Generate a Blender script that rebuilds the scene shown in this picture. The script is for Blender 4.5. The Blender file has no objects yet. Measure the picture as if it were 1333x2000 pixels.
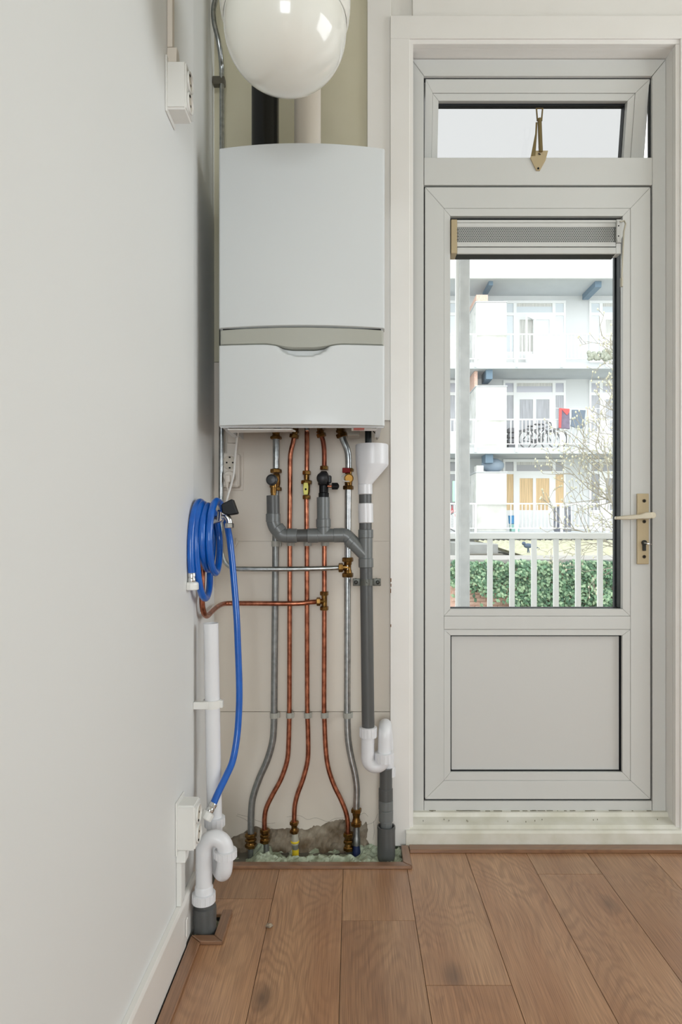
import bpy, bmesh, math, random
from mathutils import Vector, Matrix
random.seed(7)
S = bpy.context.scene
C = S.collection
# ---------------------------------------------------------------- camera
F = 1268.0                       # focal length in pixels of the 1333x2000 frame
CX, CY, HC = 690.0, 1040.0, 1.0  # vanishing point and eye height
cam = bpy.data.cameras.new('camera'); camo = bpy.data.objects.new('camera', cam)
C.objects.link(camo); S.camera = camo
camo.location = (0, 0, HC); camo.rotation_euler = (math.pi/2, 0, 0)
cam.sensor_fit = 'VERTICAL'; cam.sensor_height = 36; cam.sensor_width = 24
cam.lens = 36*F/2000
cam.shift_x = (666.5-CX)/2000; cam.shift_y = (CY-1000)/2000
cam.clip_start = 0.02; cam.clip_end = 300
# ---------------------------------------------------------------- world, lights, exposure
S.view_settings.view_transform = 'Standard'; S.view_settings.look = 'None'
S.view_settings.gamma = 1; S.view_settings.use_curve_mapping = False
S.view_settings.exposure = 0.01
w = bpy.data.worlds.new('overcast_sky'); S.world = w; w.use_nodes = True
bg = w.node_tree.nodes['Background']
bg.inputs[0].default_value = (0.97, 0.99, 1.0, 1); bg.inputs[1].default_value = 2.55
def light(name, kind, loc, target, energy, color=(1,1,1), size=(1,1), angle=0.3):
    l = bpy.data.lights.new(name, kind); l.energy = energy; l.color = color
    if kind == 'AREA': l.shape = 'RECTANGLE'; l.size, l.size_y = size
    if kind == 'SUN': l.angle = angle
    o = bpy.data.objects.new(name, l); C.objects.link(o); o.location = loc
    o.rotation_euler = (Vector(target)-Vector(loc)).to_track_quat('-Z', 'Y').to_euler()
    return o
# hazy sun on the houses opposite (it comes over our own roof, from behind the room)
light('hazy_sun', 'SUN', (-4, -10, 14), (3, 10, 2), .6, (1, .99, .98), angle=1.0)
# daylight through the window in wall_right; soft fill added at an opening in wall_rear
light('side_window_daylight', 'AREA', (2.80, 0.95, 1.62), (-1, 1.25, 1.3), 22, (.88, .95, 1), (1.5, 1.5))
light('rear_fill_light', 'AREA', (0.25, -2.70, 1.35), (0.5, 2, .9), 44, (.88, .95, 1), (1.2, 1.5))  # added fill for boiler front and floor, no known window there

# ---------------------------------------------------------------- helpers
def P(px, py, D): return Vector(((px-CX)*D/F, D, HC-(py-CY)*D/F))
def XP(px, D): return (px-CX)*D/F
def ZP(py, D): return HC-(py-CY)*D/F
def lin(c):
    c = c/255.0
    return c/12.92 if c <= .04045 else ((c+.055)/1.055)**2.4
def rgb(r, g, b): return (lin(r), lin(g), lin(b), 1)
MATS = {}
def mat(name, col, rough=.5, metal=0, var=0, vscale=8, vcol=None, bump=0, bscale=60, coat=0, stretch=None, spec=.5, trans=0):
    if name in MATS: return MATS[name]
    m = bpy.data.materials.new(name); m.use_nodes = True; MATS[name] = m
    nt = m.node_tree; b = nt.nodes['Principled BSDF']
    b.inputs['Base Color'].default_value = rgb(*col); b.inputs['Roughness'].default_value = rough
    b.inputs['Metallic'].default_value = metal; b.inputs['Specular IOR Level'].default_value = spec
    if coat: b.inputs['Coat Weight'].default_value = coat; b.inputs['Coat Roughness'].default_value = .05
    if trans: b.inputs['Transmission Weight'].default_value = trans
    tc = nt.nodes.new('ShaderNodeTexCoord'); mp = nt.nodes.new('ShaderNodeMapping')
    nt.links.new(tc.outputs['Object'], mp.inputs['Vector'])
    if stretch: mp.inputs['Scale'].default_value = stretch
    n = nt.nodes.new('ShaderNodeTexNoise'); n.inputs['Scale'].default_value = vscale; n.inputs['Detail'].default_value = 5
    nt.links.new(mp.outputs[0], n.inputs['Vector'])
    if var:
        r = nt.nodes.new('ShaderNodeMapRange'); r.inputs['From Min'].default_value = .35; r.inputs['From Max'].default_value = .68
        r.inputs['To Max'].default_value = var
        nt.links.new(n.outputs['Fac'], r.inputs['Value'])
        mx = nt.nodes.new('ShaderNodeMix'); mx.data_type = 'RGBA'
        mx.inputs['A'].default_value = rgb(*col); mx.inputs['B'].default_value = rgb(*(vcol or [c*.6 for c in col]))
        nt.links.new(r.outputs[0], mx.inputs['Factor']); nt.links.new(mx.outputs['Result'], b.inputs['Base Color'])
    if bump:
        n2 = nt.nodes.new('ShaderNodeTexNoise'); n2.inputs['Scale'].default_value = bscale; n2.inputs['Detail'].default_value = 4
        nt.links.new(mp.outputs[0], n2.inputs['Vector'])
        bp = nt.nodes.new('ShaderNodeBump'); bp.inputs['Strength'].default_value = bump; bp.inputs['Distance'].default_value = .002
        nt.links.new(n2.outputs['Fac'], bp.inputs['Height']); nt.links.new(bp.outputs[0], b.inputs['Normal'])
    return m
def glass_mat(name, tint, refl=.35, dirt=0.0):
    m = bpy.data.materials.new(name); m.use_nodes = True; MATS[name] = m
    nt = m.node_tree; nt.nodes.clear()
    out = nt.nodes.new('ShaderNodeOutputMaterial'); t = nt.nodes.new('ShaderNodeBsdfTransparent'); g = nt.nodes.new('ShaderNodeBsdfGlossy')
    t.inputs[0].default_value = (*tint, 1); g.inputs['Roughness'].default_value = .0
    fr = nt.nodes.new('ShaderNodeFresnel'); fr.inputs[0].default_value = 1.45
    mx = nt.nodes.new('ShaderNodeMixShader')
    nt.links.new(fr.outputs[0], mx.inputs[0]); nt.links.new(t.outputs[0], mx.inputs[1]); nt.links.new(g.outputs[0], mx.inputs[2])
    nt.links.new(mx.outputs[0], out.inputs[0]); return m

def tag(o, label=None, cat=None, group=None, kind=None):
    if label: o['label'] = label
    if cat: o['category'] = cat
    if group: o['group'] = group
    if kind: o['kind'] = kind
    return o
ORG = {}
def thing(name, loc, label, cat, group=None):
    o = bpy.data.objects.new(name, None); C.objects.link(o); o.location = loc; o.empty_display_size = .05
    ORG[o.name] = Vector(loc); tag(o, label, cat, group); return o
class MB:
    """collects shapes in world coordinates and links them as one mesh object"""
    def __init__(s): s.bm = bmesh.new()
    def _add(s, vs, fs, smooth=False):
        v = [s.bm.verts.new(p) for p in vs]
        for f in fs:
            try:
                fc = s.bm.faces.new([v[i] for i in f]); fc.smooth = smooth
            except ValueError: pass
        return v
    def box(s, a, b, bev=0, seg=1):
        x0,y0,z0 = [min(p,q) for p,q in zip(a,b)]; x1,y1,z1 = [max(p,q) for p,q in zip(a,b)]
        t = bmesh.new(); bmesh.ops.create_cube(t, size=1)
        for v in t.verts: v.co = Vector((x0+(v.co.x+.5)*(x1-x0), y0+(v.co.y+.5)*(y1-y0), z0+(v.co.z+.5)*(z1-z0)))
        if bev: bmesh.ops.bevel(t, geom=t.edges[:], offset=bev, segments=seg, affect='EDGES', profile=.5)
        s.merge(t); return s
    def merge(s, t, M=None, smooth=None):
        if M is not None: t.transform(M)
        t.verts.index_update()
        v = [s.bm.verts.new(q.co) for q in t.verts]
        for f in t.faces:
            fc = s.bm.faces.new([v[q.index] for q in f.verts]); fc.smooth = f.smooth if smooth is None else smooth
        t.free()
    def prism(s, pts, axis, a, b, bev=0):
        """polygon pts in the plane across axis ('x': (y,z), 'y': (x,z), 'z': (x,y)), extruded a..b"""
        def mk(p, q):
            return {'x': (q, p[0], p[1]), 'y': (p[0], q, p[1]), 'z': (p[0], p[1], q)}[axis]
        t = bmesh.new(); n = len(pts)
        va = [t.verts.new(mk(p, a)) for p in pts]; vb = [t.verts.new(mk(p, b)) for p in pts]
        t.faces.new(va); t.faces.new(vb[::-1])
        for i in range(n): t.faces.new((va[i], vb[i], vb[(i+1) % n], va[(i+1) % n]))
        bmesh.ops.recalc_face_normals(t, faces=t.faces[:])
        if bev: bmesh.ops.bevel(t, geom=t.edges[:], offset=bev, segments=1, affect='EDGES')
        s.merge(t); return s
    def lathe(s, prof, origin, axis=(0,0,1), n=24, smooth=True, phase=0, caps=True):
        """prof: (radius, height along axis)"""
        q = Vector(axis).normalized().to_track_quat('Z', 'Y').to_matrix(); o = Vector(origin)
        rings = []; t = bmesh.new()
        for r, h in prof:
            rings.append([t.verts.new(o+q @ Vector((r*math.cos(phase+2*math.pi*k/n), r*math.sin(phase+2*math.pi*k/n), h))) for k in range(n)])
        for i in range(len(rings)-1):
            for k in range(n):
                f = t.faces.new((rings[i][k], rings[i][(k+1) % n], rings[i+1][(k+1) % n], rings[i+1][k])); f.smooth = smooth
        if caps:
            t.faces.new(rings[0][::-1]); t.faces.new(rings[-1])
        bmesh.ops.remove_doubles(t, verts=t.verts[:], dist=1e-6)
        bmesh.ops.recalc_face_normals(t, faces=t.faces[:])
        s.merge(t); return s
    def cyl(s, a, b, r, n=20, ch=0, r2=None):
        a, b = Vector(a), Vector(b); L = (b-a).length; r2 = r if r2 is None else r2
        pr = [(r-ch, 0), (r, ch), (r2, L-ch), (r2-ch, L)] if ch else [(r, 0), (r2, L)]
        return s.lathe(pr, a, b-a, n)
    def nut(s, c, d, r, L):
        """hexagonal nut centred at c along d"""
        c = Vector(c); d = Vector(d).normalized(); k = r*.12
        return s.lathe([(r-k, -L/2), (r, -L/2+k), (r, L/2-k), (r-k, L/2)], c, d, 6, smooth=False, phase=.3)
    def tube(s, pts, r, n=14, closed=False, caps=True, smooth=True, radii=None):
        pts = [Vector(p) for p in pts]; N = len(pts)
        tang = []
        for i in range(N):
            if closed: d = pts[(i+1) % N]-pts[i-1]
            else: d = pts[min(i+1, N-1)]-pts[max(i-1, 0)]
            tang.append(d.normalized())
        u = Vector((0,1,0)) if abs(tang[0].y) < .9 else Vector((1,0,0))
        nrm = (u-tang[0]*u.dot(tang[0])).normalized(); rings = []; t = bmesh.new()
        for i in range(N):
            nrm = (nrm-tang[i]*nrm.dot(tang[i])).normalized(); bi = tang[i].cross(nrm); rr = radii[i] if radii else r
            rings.append([t.verts.new(pts[i]+(nrm*math.cos(2*math.pi*k/n)+bi*math.sin(2*math.pi*k/n))*rr) for k in range(n)])
        for i in range(N if closed else N-1):
            A, B = rings[i], rings[(i+1) % N]
            for k in range(n):
                f = t.faces.new((A[k], A[(k+1) % n], B[(k+1) % n], B[k])); f.smooth = smooth
        if caps and not closed: t.faces.new(rings[0][::-1]); t.faces.new(rings[-1])
        bmesh.ops.recalc_face_normals(t, faces=t.faces[:])
        s.merge(t); return s
    def sphere(s, c, r, seg=16, sc=(1,1,1)):
        t = bmesh.new(); bmesh.ops.create_uvsphere(t, u_segments=seg, v_segments=max(6, seg//2), radius=r)
        for f in t.faces: f.smooth = True
        s.merge(t, Matrix.Translation(Vector(c)) @ Matrix.Diagonal((*sc, 1))); return s
    def build(s, name, m, parent=None, ang=35):
        me = bpy.data.meshes.new(name)
        if parent is not None:
            og = ORG[parent.name]
            for v in s.bm.verts: v.co -= og
        s.bm.to_mesh(me); s.bm.free()
        if any(p.use_smooth for p in me.polygons):
            me.set_sharp_from_angle(angle=math.radians(ang))
        o = bpy.data.objects.new(name, me); C.objects.link(o)
        if m is not None: me.materials.append(m)
        if parent is not None:
            o.parent = parent; ORG[o.name] = ORG[parent.name]
            if parent.parent is None and parent.type == 'MESH': pass
        else: ORG[o.name] = Vector((0,0,0))
        return o
def spline(pts, k=8):
    """Catmull-Rom through pts"""
    p = [Vector(q) for q in pts]; p = [p[0]*2-p[1]]+p+[p[-1]*2-p[-2]]; out = []
    for i in range(1, len(p)-2):
        a, b, c, d = p[i-1:i+3]
        for j in range(k):
            t = j/k
            out.append(.5*((2*b)+(c-a)*t+(2*a-5*b+4*c-d)*t*t+(3*b-a-3*c+d)*t**3))
    out.append(p[-2]); return out
def fillet(pts, r, k=8):
    p = [Vector(q) for q in pts]; out = [p[0]]
    for i in range(1, len(p)-1):
        a, b, c = p[i-1:i+2]; u = (a-b).normalized(); v = (c-b).normalized()
        rr = min(r, (a-b).length*.49, (c-b).length*.49); s0, e0 = b+u*rr, b+v*rr
        for j in range(k+1):
            t = j/k; out.append(s0*(1-t)**2+b*2*t*(1-t)+e0*t*t)
    out.append(p[-1]); return out
def pxs(lst, D): return [P(q[0], q[1], q[2] if len(q) > 2 else D) for q in lst]
def clone(root, loc):
    r = root.copy(); C.objects.link(r); r.location = loc
    for ch in list(root.children):
        c = ch.copy(); C.objects.link(c); c.parent = r
        for g in ch.children:
            d = g.copy(); C.objects.link(d); d.parent = c
    return r

# ---------------------------------------------------------------- materials
M_wall = mat('left_wall_paint', (228,229,227), .55, var=.08, vscale=1.6, vcol=(216,216,212), bump=.12, bscale=25)
M_wallB = mat('beige_board_paint', (222,213,200), .5, var=.25, vscale=6, vcol=(206,197,182), bump=.12, bscale=30)
M_trimw = mat('trim_paint', (234,231,226), .35, var=.15, vscale=9, vcol=(220,215,206), bump=.15, bscale=20)
M_ceil = mat('ceiling_paint', (200,196,176), .8)  # unseen; olive tone chosen to dim and tint its bounce into the niche
M_alu = mat('powder_coated_frame', (208,208,204), .4, var=.12, vscale=5, vcol=(197,196,190))
M_panel = mat('door_panel', (206,205,201), .45)
M_black = mat('black_gasket', (14,20,24), .5)
M_gap = mat('dark_gap', (10,10,10), .8)
M_cop = mat('copper', (190,122,94), .3, 1, var=.8, vscale=55, vcol=(112,60,44), bump=.25, bscale=120)
M_copd = mat('dull_copper', (150,88,68), .42, 1, var=.6, vscale=45, vcol=(105,58,46), bump=.2, bscale=120)
M_galv = mat('galvanised_steel', (186,190,190), .3, 1, var=.6, vscale=70, vcol=(128,132,134), bump=.12, bscale=150)
M_galvd = mat('dull_galvanised_steel', (150,152,150), .45, .9, var=.6, vscale=60, vcol=(112,114,114), bump=.2, bscale=120)
M_brass = mat('brass', (152,116,64), .32, 1, var=.85, vscale=60, vcol=(82,56,28))
M_brassb = mat('bright_brass', (165,126,66), .5, 1, var=.3, vscale=60, vcol=(150,105,50))
M_grey = mat('grey_pvc', (108,111,110), .32, var=.15, vscale=10, vcol=(92,94,94))
M_greyd = mat('dark_grey_pvc', (84,85,84), .38, var=.2, vscale=12, vcol=(70,71,70))
M_wpvc = mat('white_pvc', (226,226,228), .3, var=.1, vscale=14, vcol=(206,204,204))
M_plas = mat('white_plastic', (228,227,222), .3)
M_plasb = mat('cream_plastic', (217,208,196), .35)
M_blk = mat('black_plastic', (20,21,23), .4, spec=.25)
M_clip = mat('clip_plastic', (166,165,156), .45)
M_boil = mat('boiler_enamel', (209,212,212), .42, coat=.12)
M_band = mat('grey_band', (168,168,158), .38)
M_blue = mat('blue_hose_rubber', (0,94,188), .28, coat=.4, var=.35, vscale=35, vcol=(0,60,140))
M_chrome = mat('chrome', (215,215,215), .12, 1)
M_opal = mat('opal_glass', (232,231,222), .12, coat=.4, spec=.5)
M_flueb = mat('black_flue', (12,13,12), .2, spec=.3)
M_face = mat('shaded_socket_face', (196,187,172), .4)  # recess shade put into the colour, darker than the housing
M_hole = mat('black_hole', (6,6,6), .9)
M_red = mat('red_plastic', (130,12,16), .55, spec=.2)
M_yel = mat('yellow_plastic', (222,214,92), .4)
M_brz = mat('champagne_metal', (186,168,134), .4, .15)
M_brzl = mat('pale_champagne_metal', (214,205,184), .32, .5)
# ================================================================ THE SETTING
DW, DC, DF = 2.096, 2.07, 2.142       # niche wall, door casing face, aluminium frame face
WX = -.416
XR, DR, ZC = 2.70, -2.60, 2.88
m = MB()
m.prism([(WX, DR), (WX, 1.69), (-.449, DW+.01), (-.60, DW+.01), (-.60, DR)], 'z', -.1, ZC)
wall_left = tag(m.build('wall_left', M_wall), kind='structure')
m = MB(); m.box((-.6, DR, ZC), (XR+.1, 2.4, ZC+.1)); tag(m.build('ceiling', M_ceil), kind='structure')
# right wall with a window opening
m = MB()
m.box((XR, DR, -.1), (XR+.15, .2, ZC)); m.box((XR, 1.7, -.1), (XR+.15, 2.4, ZC))
m.box((XR, .2, -.1), (XR+.15, 1.7, .87)); m.box((XR, .2, 2.37), (XR+.15, 1.7, ZC))
tag(m.build('wall_right', M_wall), kind='structure')
m = MB()
m.box((-.6, DR-.15, -.1), (-.36, DR, ZC)); m.box((.86, DR-.15, -.1), (XR+.1, DR, ZC))
m.box((-.36, DR-.15, -.1), (.86, DR, .58)); m.box((-.36, DR-.15, 2.12), (.86, DR, ZC))  # opening added for the rear fill light
tag(m.build('wall_rear', M_wall), kind='structure')
# back wall: rough masonry core, boards hung on it in the niche, plain plaster round the door
XC = XP(763, DC)                      # left edge of door casing
DXL, DXR, DZT = XP(808, DC), XP(1323, DC), ZP(82, DC)
M_rough = mat('crumbling_plaster', (172,160,142), .9, var=.95, vscale=18, vcol=(104,84,60), bump=1, bscale=60)
m = MB(); m.box((-.6, 2.116, -.1), (DXL, 2.34, ZC))
m.box((DXL, 2.09, DZT+.001), (XR+.1, 2.34, ZC)); m.box((DXR+.03, 2.09, -.1), (XR+.1, 2.34, ZC))
wall_back = tag(m.build('wall_back', M_trimw), kind='structure')
GAP = .0009
seams = [ZP(1390, DW), ZP(1057, DW), 1.55]
# lowest board with its broken lower edge
edge = [(443,1640),(462,1632),(480,1624),(500,1612),(515,1622),(530,1618),(545,1620),(560,1618),(576,1616),(590,1619),(604,1620),(613,1612),(626,1614),(640,1606),(652,1603),(664,1600),(676,1601),(688,1606),(694,1592),(703,1600),(708,1612),(716,1604),(719,1620),(716,1640),(724,1652),(745,1655),(764,1655)]
EL = [(XP(a, DW), ZP(b, DW)) for a, b in edge]
jag = []
rj = random.Random(3)
for i in range(len(EL)-1):
    for k in range(4):
        t = k/4; jag.append((EL[i][0]*(1-t)+EL[i+1][0]*t+rj.uniform(-.001,.001), EL[i][1]*(1-t)+EL[i+1][1]*t+rj.uniform(-.0022,.0022)))
m = MB()
m.prism([(-.449, seams[0]-GAP), (-.449, -.06)]+[(-.4485, EL[0][1])]+jag[1:]+[(XC+.004, -.03), (XC+.004, seams[0]-GAP)], 'y', DW, 2.1155)
bd = m.build('wall_board', M_wallB, wall_back); tag(bd, 'lower board with a crumbled bottom edge')
m = MB(); m.box((-.4545, DW, seams[0]+GAP), (XC+.004, 2.1155, seams[1]-.0003)); m.build('wall_board', M_wallB, wall_back)
m = MB(); m.box((-.4545, DW, seams[1]+.0003), (XC+.004, 2.1155, seams[2]-GAP)); m.build('wall_board', M_wallB, wall_back)
m = MB(); m.box((-.4545, DW, seams[2]+GAP), (XC+.004, 2.1155, ZC)); tag(m.build('wall_board', mat('shaded_board_paint', (206,200,176), .5, var=.4, vscale=4, vcol=(184,176,146), bump=.12, bscale=30), wall_back), 'board above the boiler, coloured darker olive for the niche shade')  # shade at the niche top is put into this olive board colour
# exposed lumpy plaster behind the broken edge
m = MB(); nx, nz = 60, 14; vs = []
rn = random.Random(5)
for j in range(nz+1):
    for i in range(nx+1):
        x = -.44+(XC+.44)*i/nx; z = -.09+.20*j/nz
        y = 2.1085+.004*math.sin(i*1.3+j)*math.sin(j*1.7+.3*i)+rn.uniform(-.0035,.0035)
        if z < .018: y -= .012*min(1, (.018-z)/.03)*(.6+.4*math.sin(i*.9))
        vs.append((x, min(y, 2.114), z))
fs = [(j*(nx+1)+i, j*(nx+1)+i+1, (j+1)*(nx+1)+i+1, (j+1)*(nx+1)+i) for j in range(nz) for i in range(nx)]
m._add(vs, fs); tag(m.build('crumbled_plaster', M_rough, wall_back), 'brown crumbling plaster behind the broken board edge')
# hairline cracks
m = MB()
for pts in ([(463,1590),(490,1596),(500,1602),(520,1608),(538,1606)], [(560,1596),(585,1592),(601,1600),(618,1598),(640,1604),(655,1598),(672,1597)], [(716,1612),(731,1604),(739,1590)],[(700,1594),(712,1588),(719,1596)],[(731,1604),(732,1626),(728,1640)],[(463,1593),(480,1601),(492,1611)]):
    path = []
    for a, b in pts: path.append(P(a+rj.uniform(-1,1), b+rj.uniform(-1,1), DW+.0002))
    m.tube(spline(path, 5), .00045, 5)
m.build('crack', mat('crack_brown', (96,84,66), .9), wall_back)
# proud vertical strip above and beside the boiler
m = MB(); m.box((XP(718, 2.082), 2.082, 1.36), (XC+.003, 2.0955, ZC), .001)
tag(m.build('trim_1', M_trimw), kind='structure')
# ---- door casing (painted wood), three pieces with a stepped inner edge
def casing(name, poly, step, d0=DC):
    m = MB(); m.prism(poly, 'y', d0, 2.0955, .0012); m.prism(step, 'y', d0+.008, 2.099, .0012)
    return tag(m.build(name, M_trimw), kind='structure')
ZT = ZP(30, DC)
XO = XR
casing('trim_2', [(XC, 0), (DXL-.012, 0), (DXL-.012, DZT+.012), (XC, DZT+.012)], [(DXL-.014, .0), (DXL, .0), (DXL, DZT+.002), (DXL-.014, DZT+.002)])
casing('trim_3', [(XC, DZT+.0125), (DXR+.1, DZT+.0125), (DXR+.1, ZT), (XC, ZT)], [(DXL-.014, DZT), (DXR+.014, DZT), (DXR+.014, DZT+.02), (DXL-.014, DZT+.02)])
casing('trim_4', [(DXR+.012, 0), (DXR+.1, 0), (DXR+.1, DZT+.012), (DXR+.012, DZT+.012)], [(DXR, .0), (DXR+.014, .0), (DXR+.014, DZT-.0005), (DXR, DZT-.0005)])
# reveals behind the steps
m = MB(); m.box((DXL-.03, 2.10, 0), (DXL, 2.26, DZT)); m.box((DXR, 2.10, 0), (DXR+.03, 2.26, DZT)); m.box((DXL-.03, 2.10, DZT), (DXR+.03, 2.26, DZT+.03))
tag(m.build('trim_5', M_trimw), kind='structure')
# sill
zf = ZP(1620, DC)
M_sill = mat('sill_paint', (222,219,208), .4, var=.5, vscale=14, vcol=(188,184,160), bump=.3, bscale=30)
m = MB()
m.prism([(DC-.012, -.01), (DC-.012, zf-.008), (DC-.006, zf-.001), (DC+.004, zf), (DC+.014, zf+.008), (2.125, zf+.016), (2.13, .082), (2.26, .086), (2.26, -.01)], 'x', DXL+.0005-.025, DXR+.1)
tag(m.build('trim_6', M_sill), kind='structure')
dirt = mat('ingrained_dirt', (104,98,74), .9)
rd = random.Random(8)
m = MB()
for px in range(835, 1268, 9):
    if rd.random() < .45:
        a = P(px+rd.uniform(-4,4), 1583.5+rd.uniform(-.4,.4), 2.129); wd = rd.uniform(.002, .03); m.box((a.x, 2.1275, a.z-.0006), (a.x+wd, 2.1302, a.z+.0006))
for k in range(12):
    x = XP(rd.uniform(815, 1300), 2.11); yy = 2.09+rd.random()*.025; m.box((x, yy, zf+.012), (x+.0016, yy+.0016, zf+.0165))
dd_ = m.build('sill_dirt', dirt); tag(dd_, 'specks of dark dirt along the white door sill', 'dirt', kind='stuff')
m = MB()
for k, (px, py, w_, h_) in enumerate(((763.6,1133,1.6,7),(764,1143,1.2,6),(763.4,1154,1.2,8),(763.6,1222,1.2,5),(706,1,.1,.1))):
    if k < 4: a = P(px, py, DC-.0003); m.box((a.x-.001, DC-.0012, a.z-h_/1200), (a.x+w_/700, DC+.0004, a.z+h_/1200), .0003)
mk_ = m.build('paint_chip', mat('chip_brown', (120,88,58), .9)); tag(mk_, 'small brown paint chips on the left edge of the door casing', 'paint damage', kind='stuff')
# ---- baseboard left
m = MB()
for d0, d1, xa, xb in ((DR, 1.69, WX, WX),):
    m.prism([(WX, .008), (-.401, .008), (-.401, .112), (-.4045, .120), (WX, .120)], 'y', DR, 1.560, .0008)
m.prism([(WX, .008), (-.403, .008), (-.403, .110), (-.4075, .118), (WX, .118)], 'y', 1.5605, 1.69, .0008)
m.box((-.400, 1.548, .035), (-.397, 1.562, .075), .0008)
tag(m.build('baseboard_left', M_trimw), kind='structure')
# ---- wooden floor
def wood(name, base, dark, light_, along='y'):
    m = bpy.data.materials.new(name); m.use_nodes = True; nt = m.node_tree; b = nt.nodes['Principled BSDF']
    L = nt.links.new; N = nt.nodes.new
    tc = N('ShaderNodeTexCoord'); oi = N('ShaderNodeObjectInfo')
    mul = N('ShaderNodeMath'); mul.operation = 'MULTIPLY'; mul.inputs[1].default_value = 37.0; L(oi.outputs['Random'], mul.inputs[0])
    cmb = N('ShaderNodeCombineXYZ'); L(mul.outputs[0], cmb.inputs[0]); L(mul.outputs[0], cmb.inputs[1])
    add = N('ShaderNodeVectorMath'); L(tc.outputs['Object'], add.inputs[0]); L(cmb.outputs[0], add.inputs[1])
    def mp(sc):
        q = N('ShaderNodeMapping'); q.inputs['Scale'].default_value = sc if along == 'y' else (sc[1], sc[0], sc[2]); L(add.outputs[0], q.inputs[0]); return q
    def noise(sc, scale, det=6, dist=0):
        n = N('ShaderNodeTexNoise'); n.inputs['Scale'].default_value = scale; n.inputs['Detail'].default_value = det; n.inputs['Distortion'].default_value = dist
        L(mp(sc).outputs[0], n.inputs['Vector']); return n
    fine = noise((95, 1.6, 10), 5, 8); broad = noise((6, .8, 2), 1.6, 3); cloud = noise((2.2, 1.2, 1), 2.3, 3)
    # cathedral figure: rings of a slow noise field stretched along the plank
    fld = noise((4.5, .42, 1), 1.0, 4, .5)
    FIG = True
    # knots
    vo = N('ShaderNodeTexVoronoi'); vo.inputs['Scale'].default_value = 1.0; vo.inputs['Randomness'].default_value = 1; L(mp((5.2, 2.6, 1)).outputs[0], vo.inputs['Vector'])
    wob = N('ShaderNodeMath'); wob.operation = 'MULTIPLY_ADD'; wob.inputs[1].default_value = .18; L(cloud.outputs['Fac'], wob.inputs[0]); L(vo.outputs['Distance'], wob.inputs[2])
    sm = N('ShaderNodeMath'); sm.operation = 'MULTIPLY_ADD'; sm.inputs[1].default_value = .55; L(wob.outputs[0], sm.inputs[0]); L(fld.outputs['Fac'], sm.inputs[2])
    k = N('ShaderNodeMath'); k.operation = 'MULTIPLY'; k.inputs[1].default_value = 130; L(sm.outputs[0], k.inputs[0])
    sn = N('ShaderNodeMath'); sn.operation = 'SINE'; L(k.outputs[0], sn.inputs[0])
    fig0 = N('ShaderNodeMapRange'); fig0.inputs['From Min'].default_value = -.4; fig0.inputs['From Max'].default_value = 1.1; L(sn.outputs[0], fig0.inputs['Value'])
    cm = N('ShaderNodeMapRange'); cm.inputs['From Min'].default_value = .4; cm.inputs['From Max'].default_value = .6; L(cloud.outputs['Fac'], cm.inputs['Value'])
    fig = N('ShaderNodeMath'); fig.operation = 'MULTIPLY'; L(fig0.outputs[0], fig.inputs[0]); L(cm.outputs[0], fig.inputs[1])
    kn = N('ShaderNodeMapRange'); kn.inputs['From Min'].default_value = .12; kn.inputs['From Max'].default_value = .27; kn.inputs['To Min'].default_value = .85; kn.inputs['To Max'].default_value = 0; kn.interpolation_type = 'SMOOTHSTEP'
    L(wob.outputs[0], kn.inputs['Value'])
    r1 = N('ShaderNodeMapRange'); r1.inputs['From Min'].default_value = .36; r1.inputs['From Max'].default_value = .66; L(fine.outputs['Fac'], r1.inputs['Value'])
    r2 = N('ShaderNodeMapRange'); r2.inputs['From Min'].default_value = .35; r2.inputs['From Max'].default_value = .68; L(broad.outputs['Fac'], r2.inputs['Value'])
    def mix(a, bcol, fac, amt):
        q = N('ShaderNodeMix'); q.data_type = 'RGBA'
        if isinstance(a, tuple): q.inputs['A'].default_value = a
        else: L(a, q.inputs['A'])
        q.inputs['B'].default_value = bcol
        f = N('ShaderNodeMath'); f.operation = 'MULTIPLY'; f.inputs[1].default_value = amt; L(fac, f.inputs[0]); L(f.outputs[0], q.inputs['Factor'])
        return q.outputs['Result']
    c = mix(rgb(*base), rgb(*light_), r2.outputs[0], .9)
    c = mix(c, rgb(*dark), r1.outputs[0], .55)
    c = mix(c, rgb(*dark), fig.outputs[0], .34)
    c = mix(c, rgb(dark[0]*.62, dark[1]*.64, dark[2]*.68), kn.outputs[0], .75)
    hv = N('ShaderNodeHueSaturation'); L(c, hv.inputs['Color'])
    vr = N('ShaderNodeMapRange'); vr.inputs['To Min'].default_value = .86; vr.inputs['To Max'].default_value = 1.1; L(oi.outputs['Random'], vr.inputs['Value']); L(vr.outputs[0], hv.inputs['Value'])
    L(hv.outputs[0], b.inputs['Base Color'])
    rr = N('ShaderNodeMapRange'); rr.inputs['To Min'].default_value = .32; rr.inputs['To Max'].default_value = .44; b.inputs['Specular IOR Level'].default_value = .8; L(fine.outputs['Fac'], rr.inputs['Value']); L(rr.outputs[0], b.inputs['Roughness'])
    bp = N('ShaderNodeBump'); bp.inputs['Strength'].default_value = .12; bp.inputs['Distance'].default_value = .001; L(fine.outputs['Fac'], bp.inputs['Height']); L(bp.outputs[0], b.inputs['Normal'])
    b.inputs['Coat Weight'].default_value = .55; b.inputs['Coat Roughness'].default_value = .27
    return m
M_wood = wood('oak_laminate', (172,124,86), (106,70,44), (198,154,114))
M_woodx = wood('oak_strip', (140,100,70), (100,68,46), (156,114,82), 'x')
M_woody = wood('oak_strip_lengthwise', (140,100,70), (100,68,46), (156,114,82))
m = MB(); m.box((-.6, DR, -.10), (XR+.1, 2.34, -.035))
floor = tag(m.build('floor', mat('screed', (120,116,104), .9, var=.6, vscale=20, vcol=(84,82,70), bump=.8, bscale=50)), kind='structure')
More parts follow.
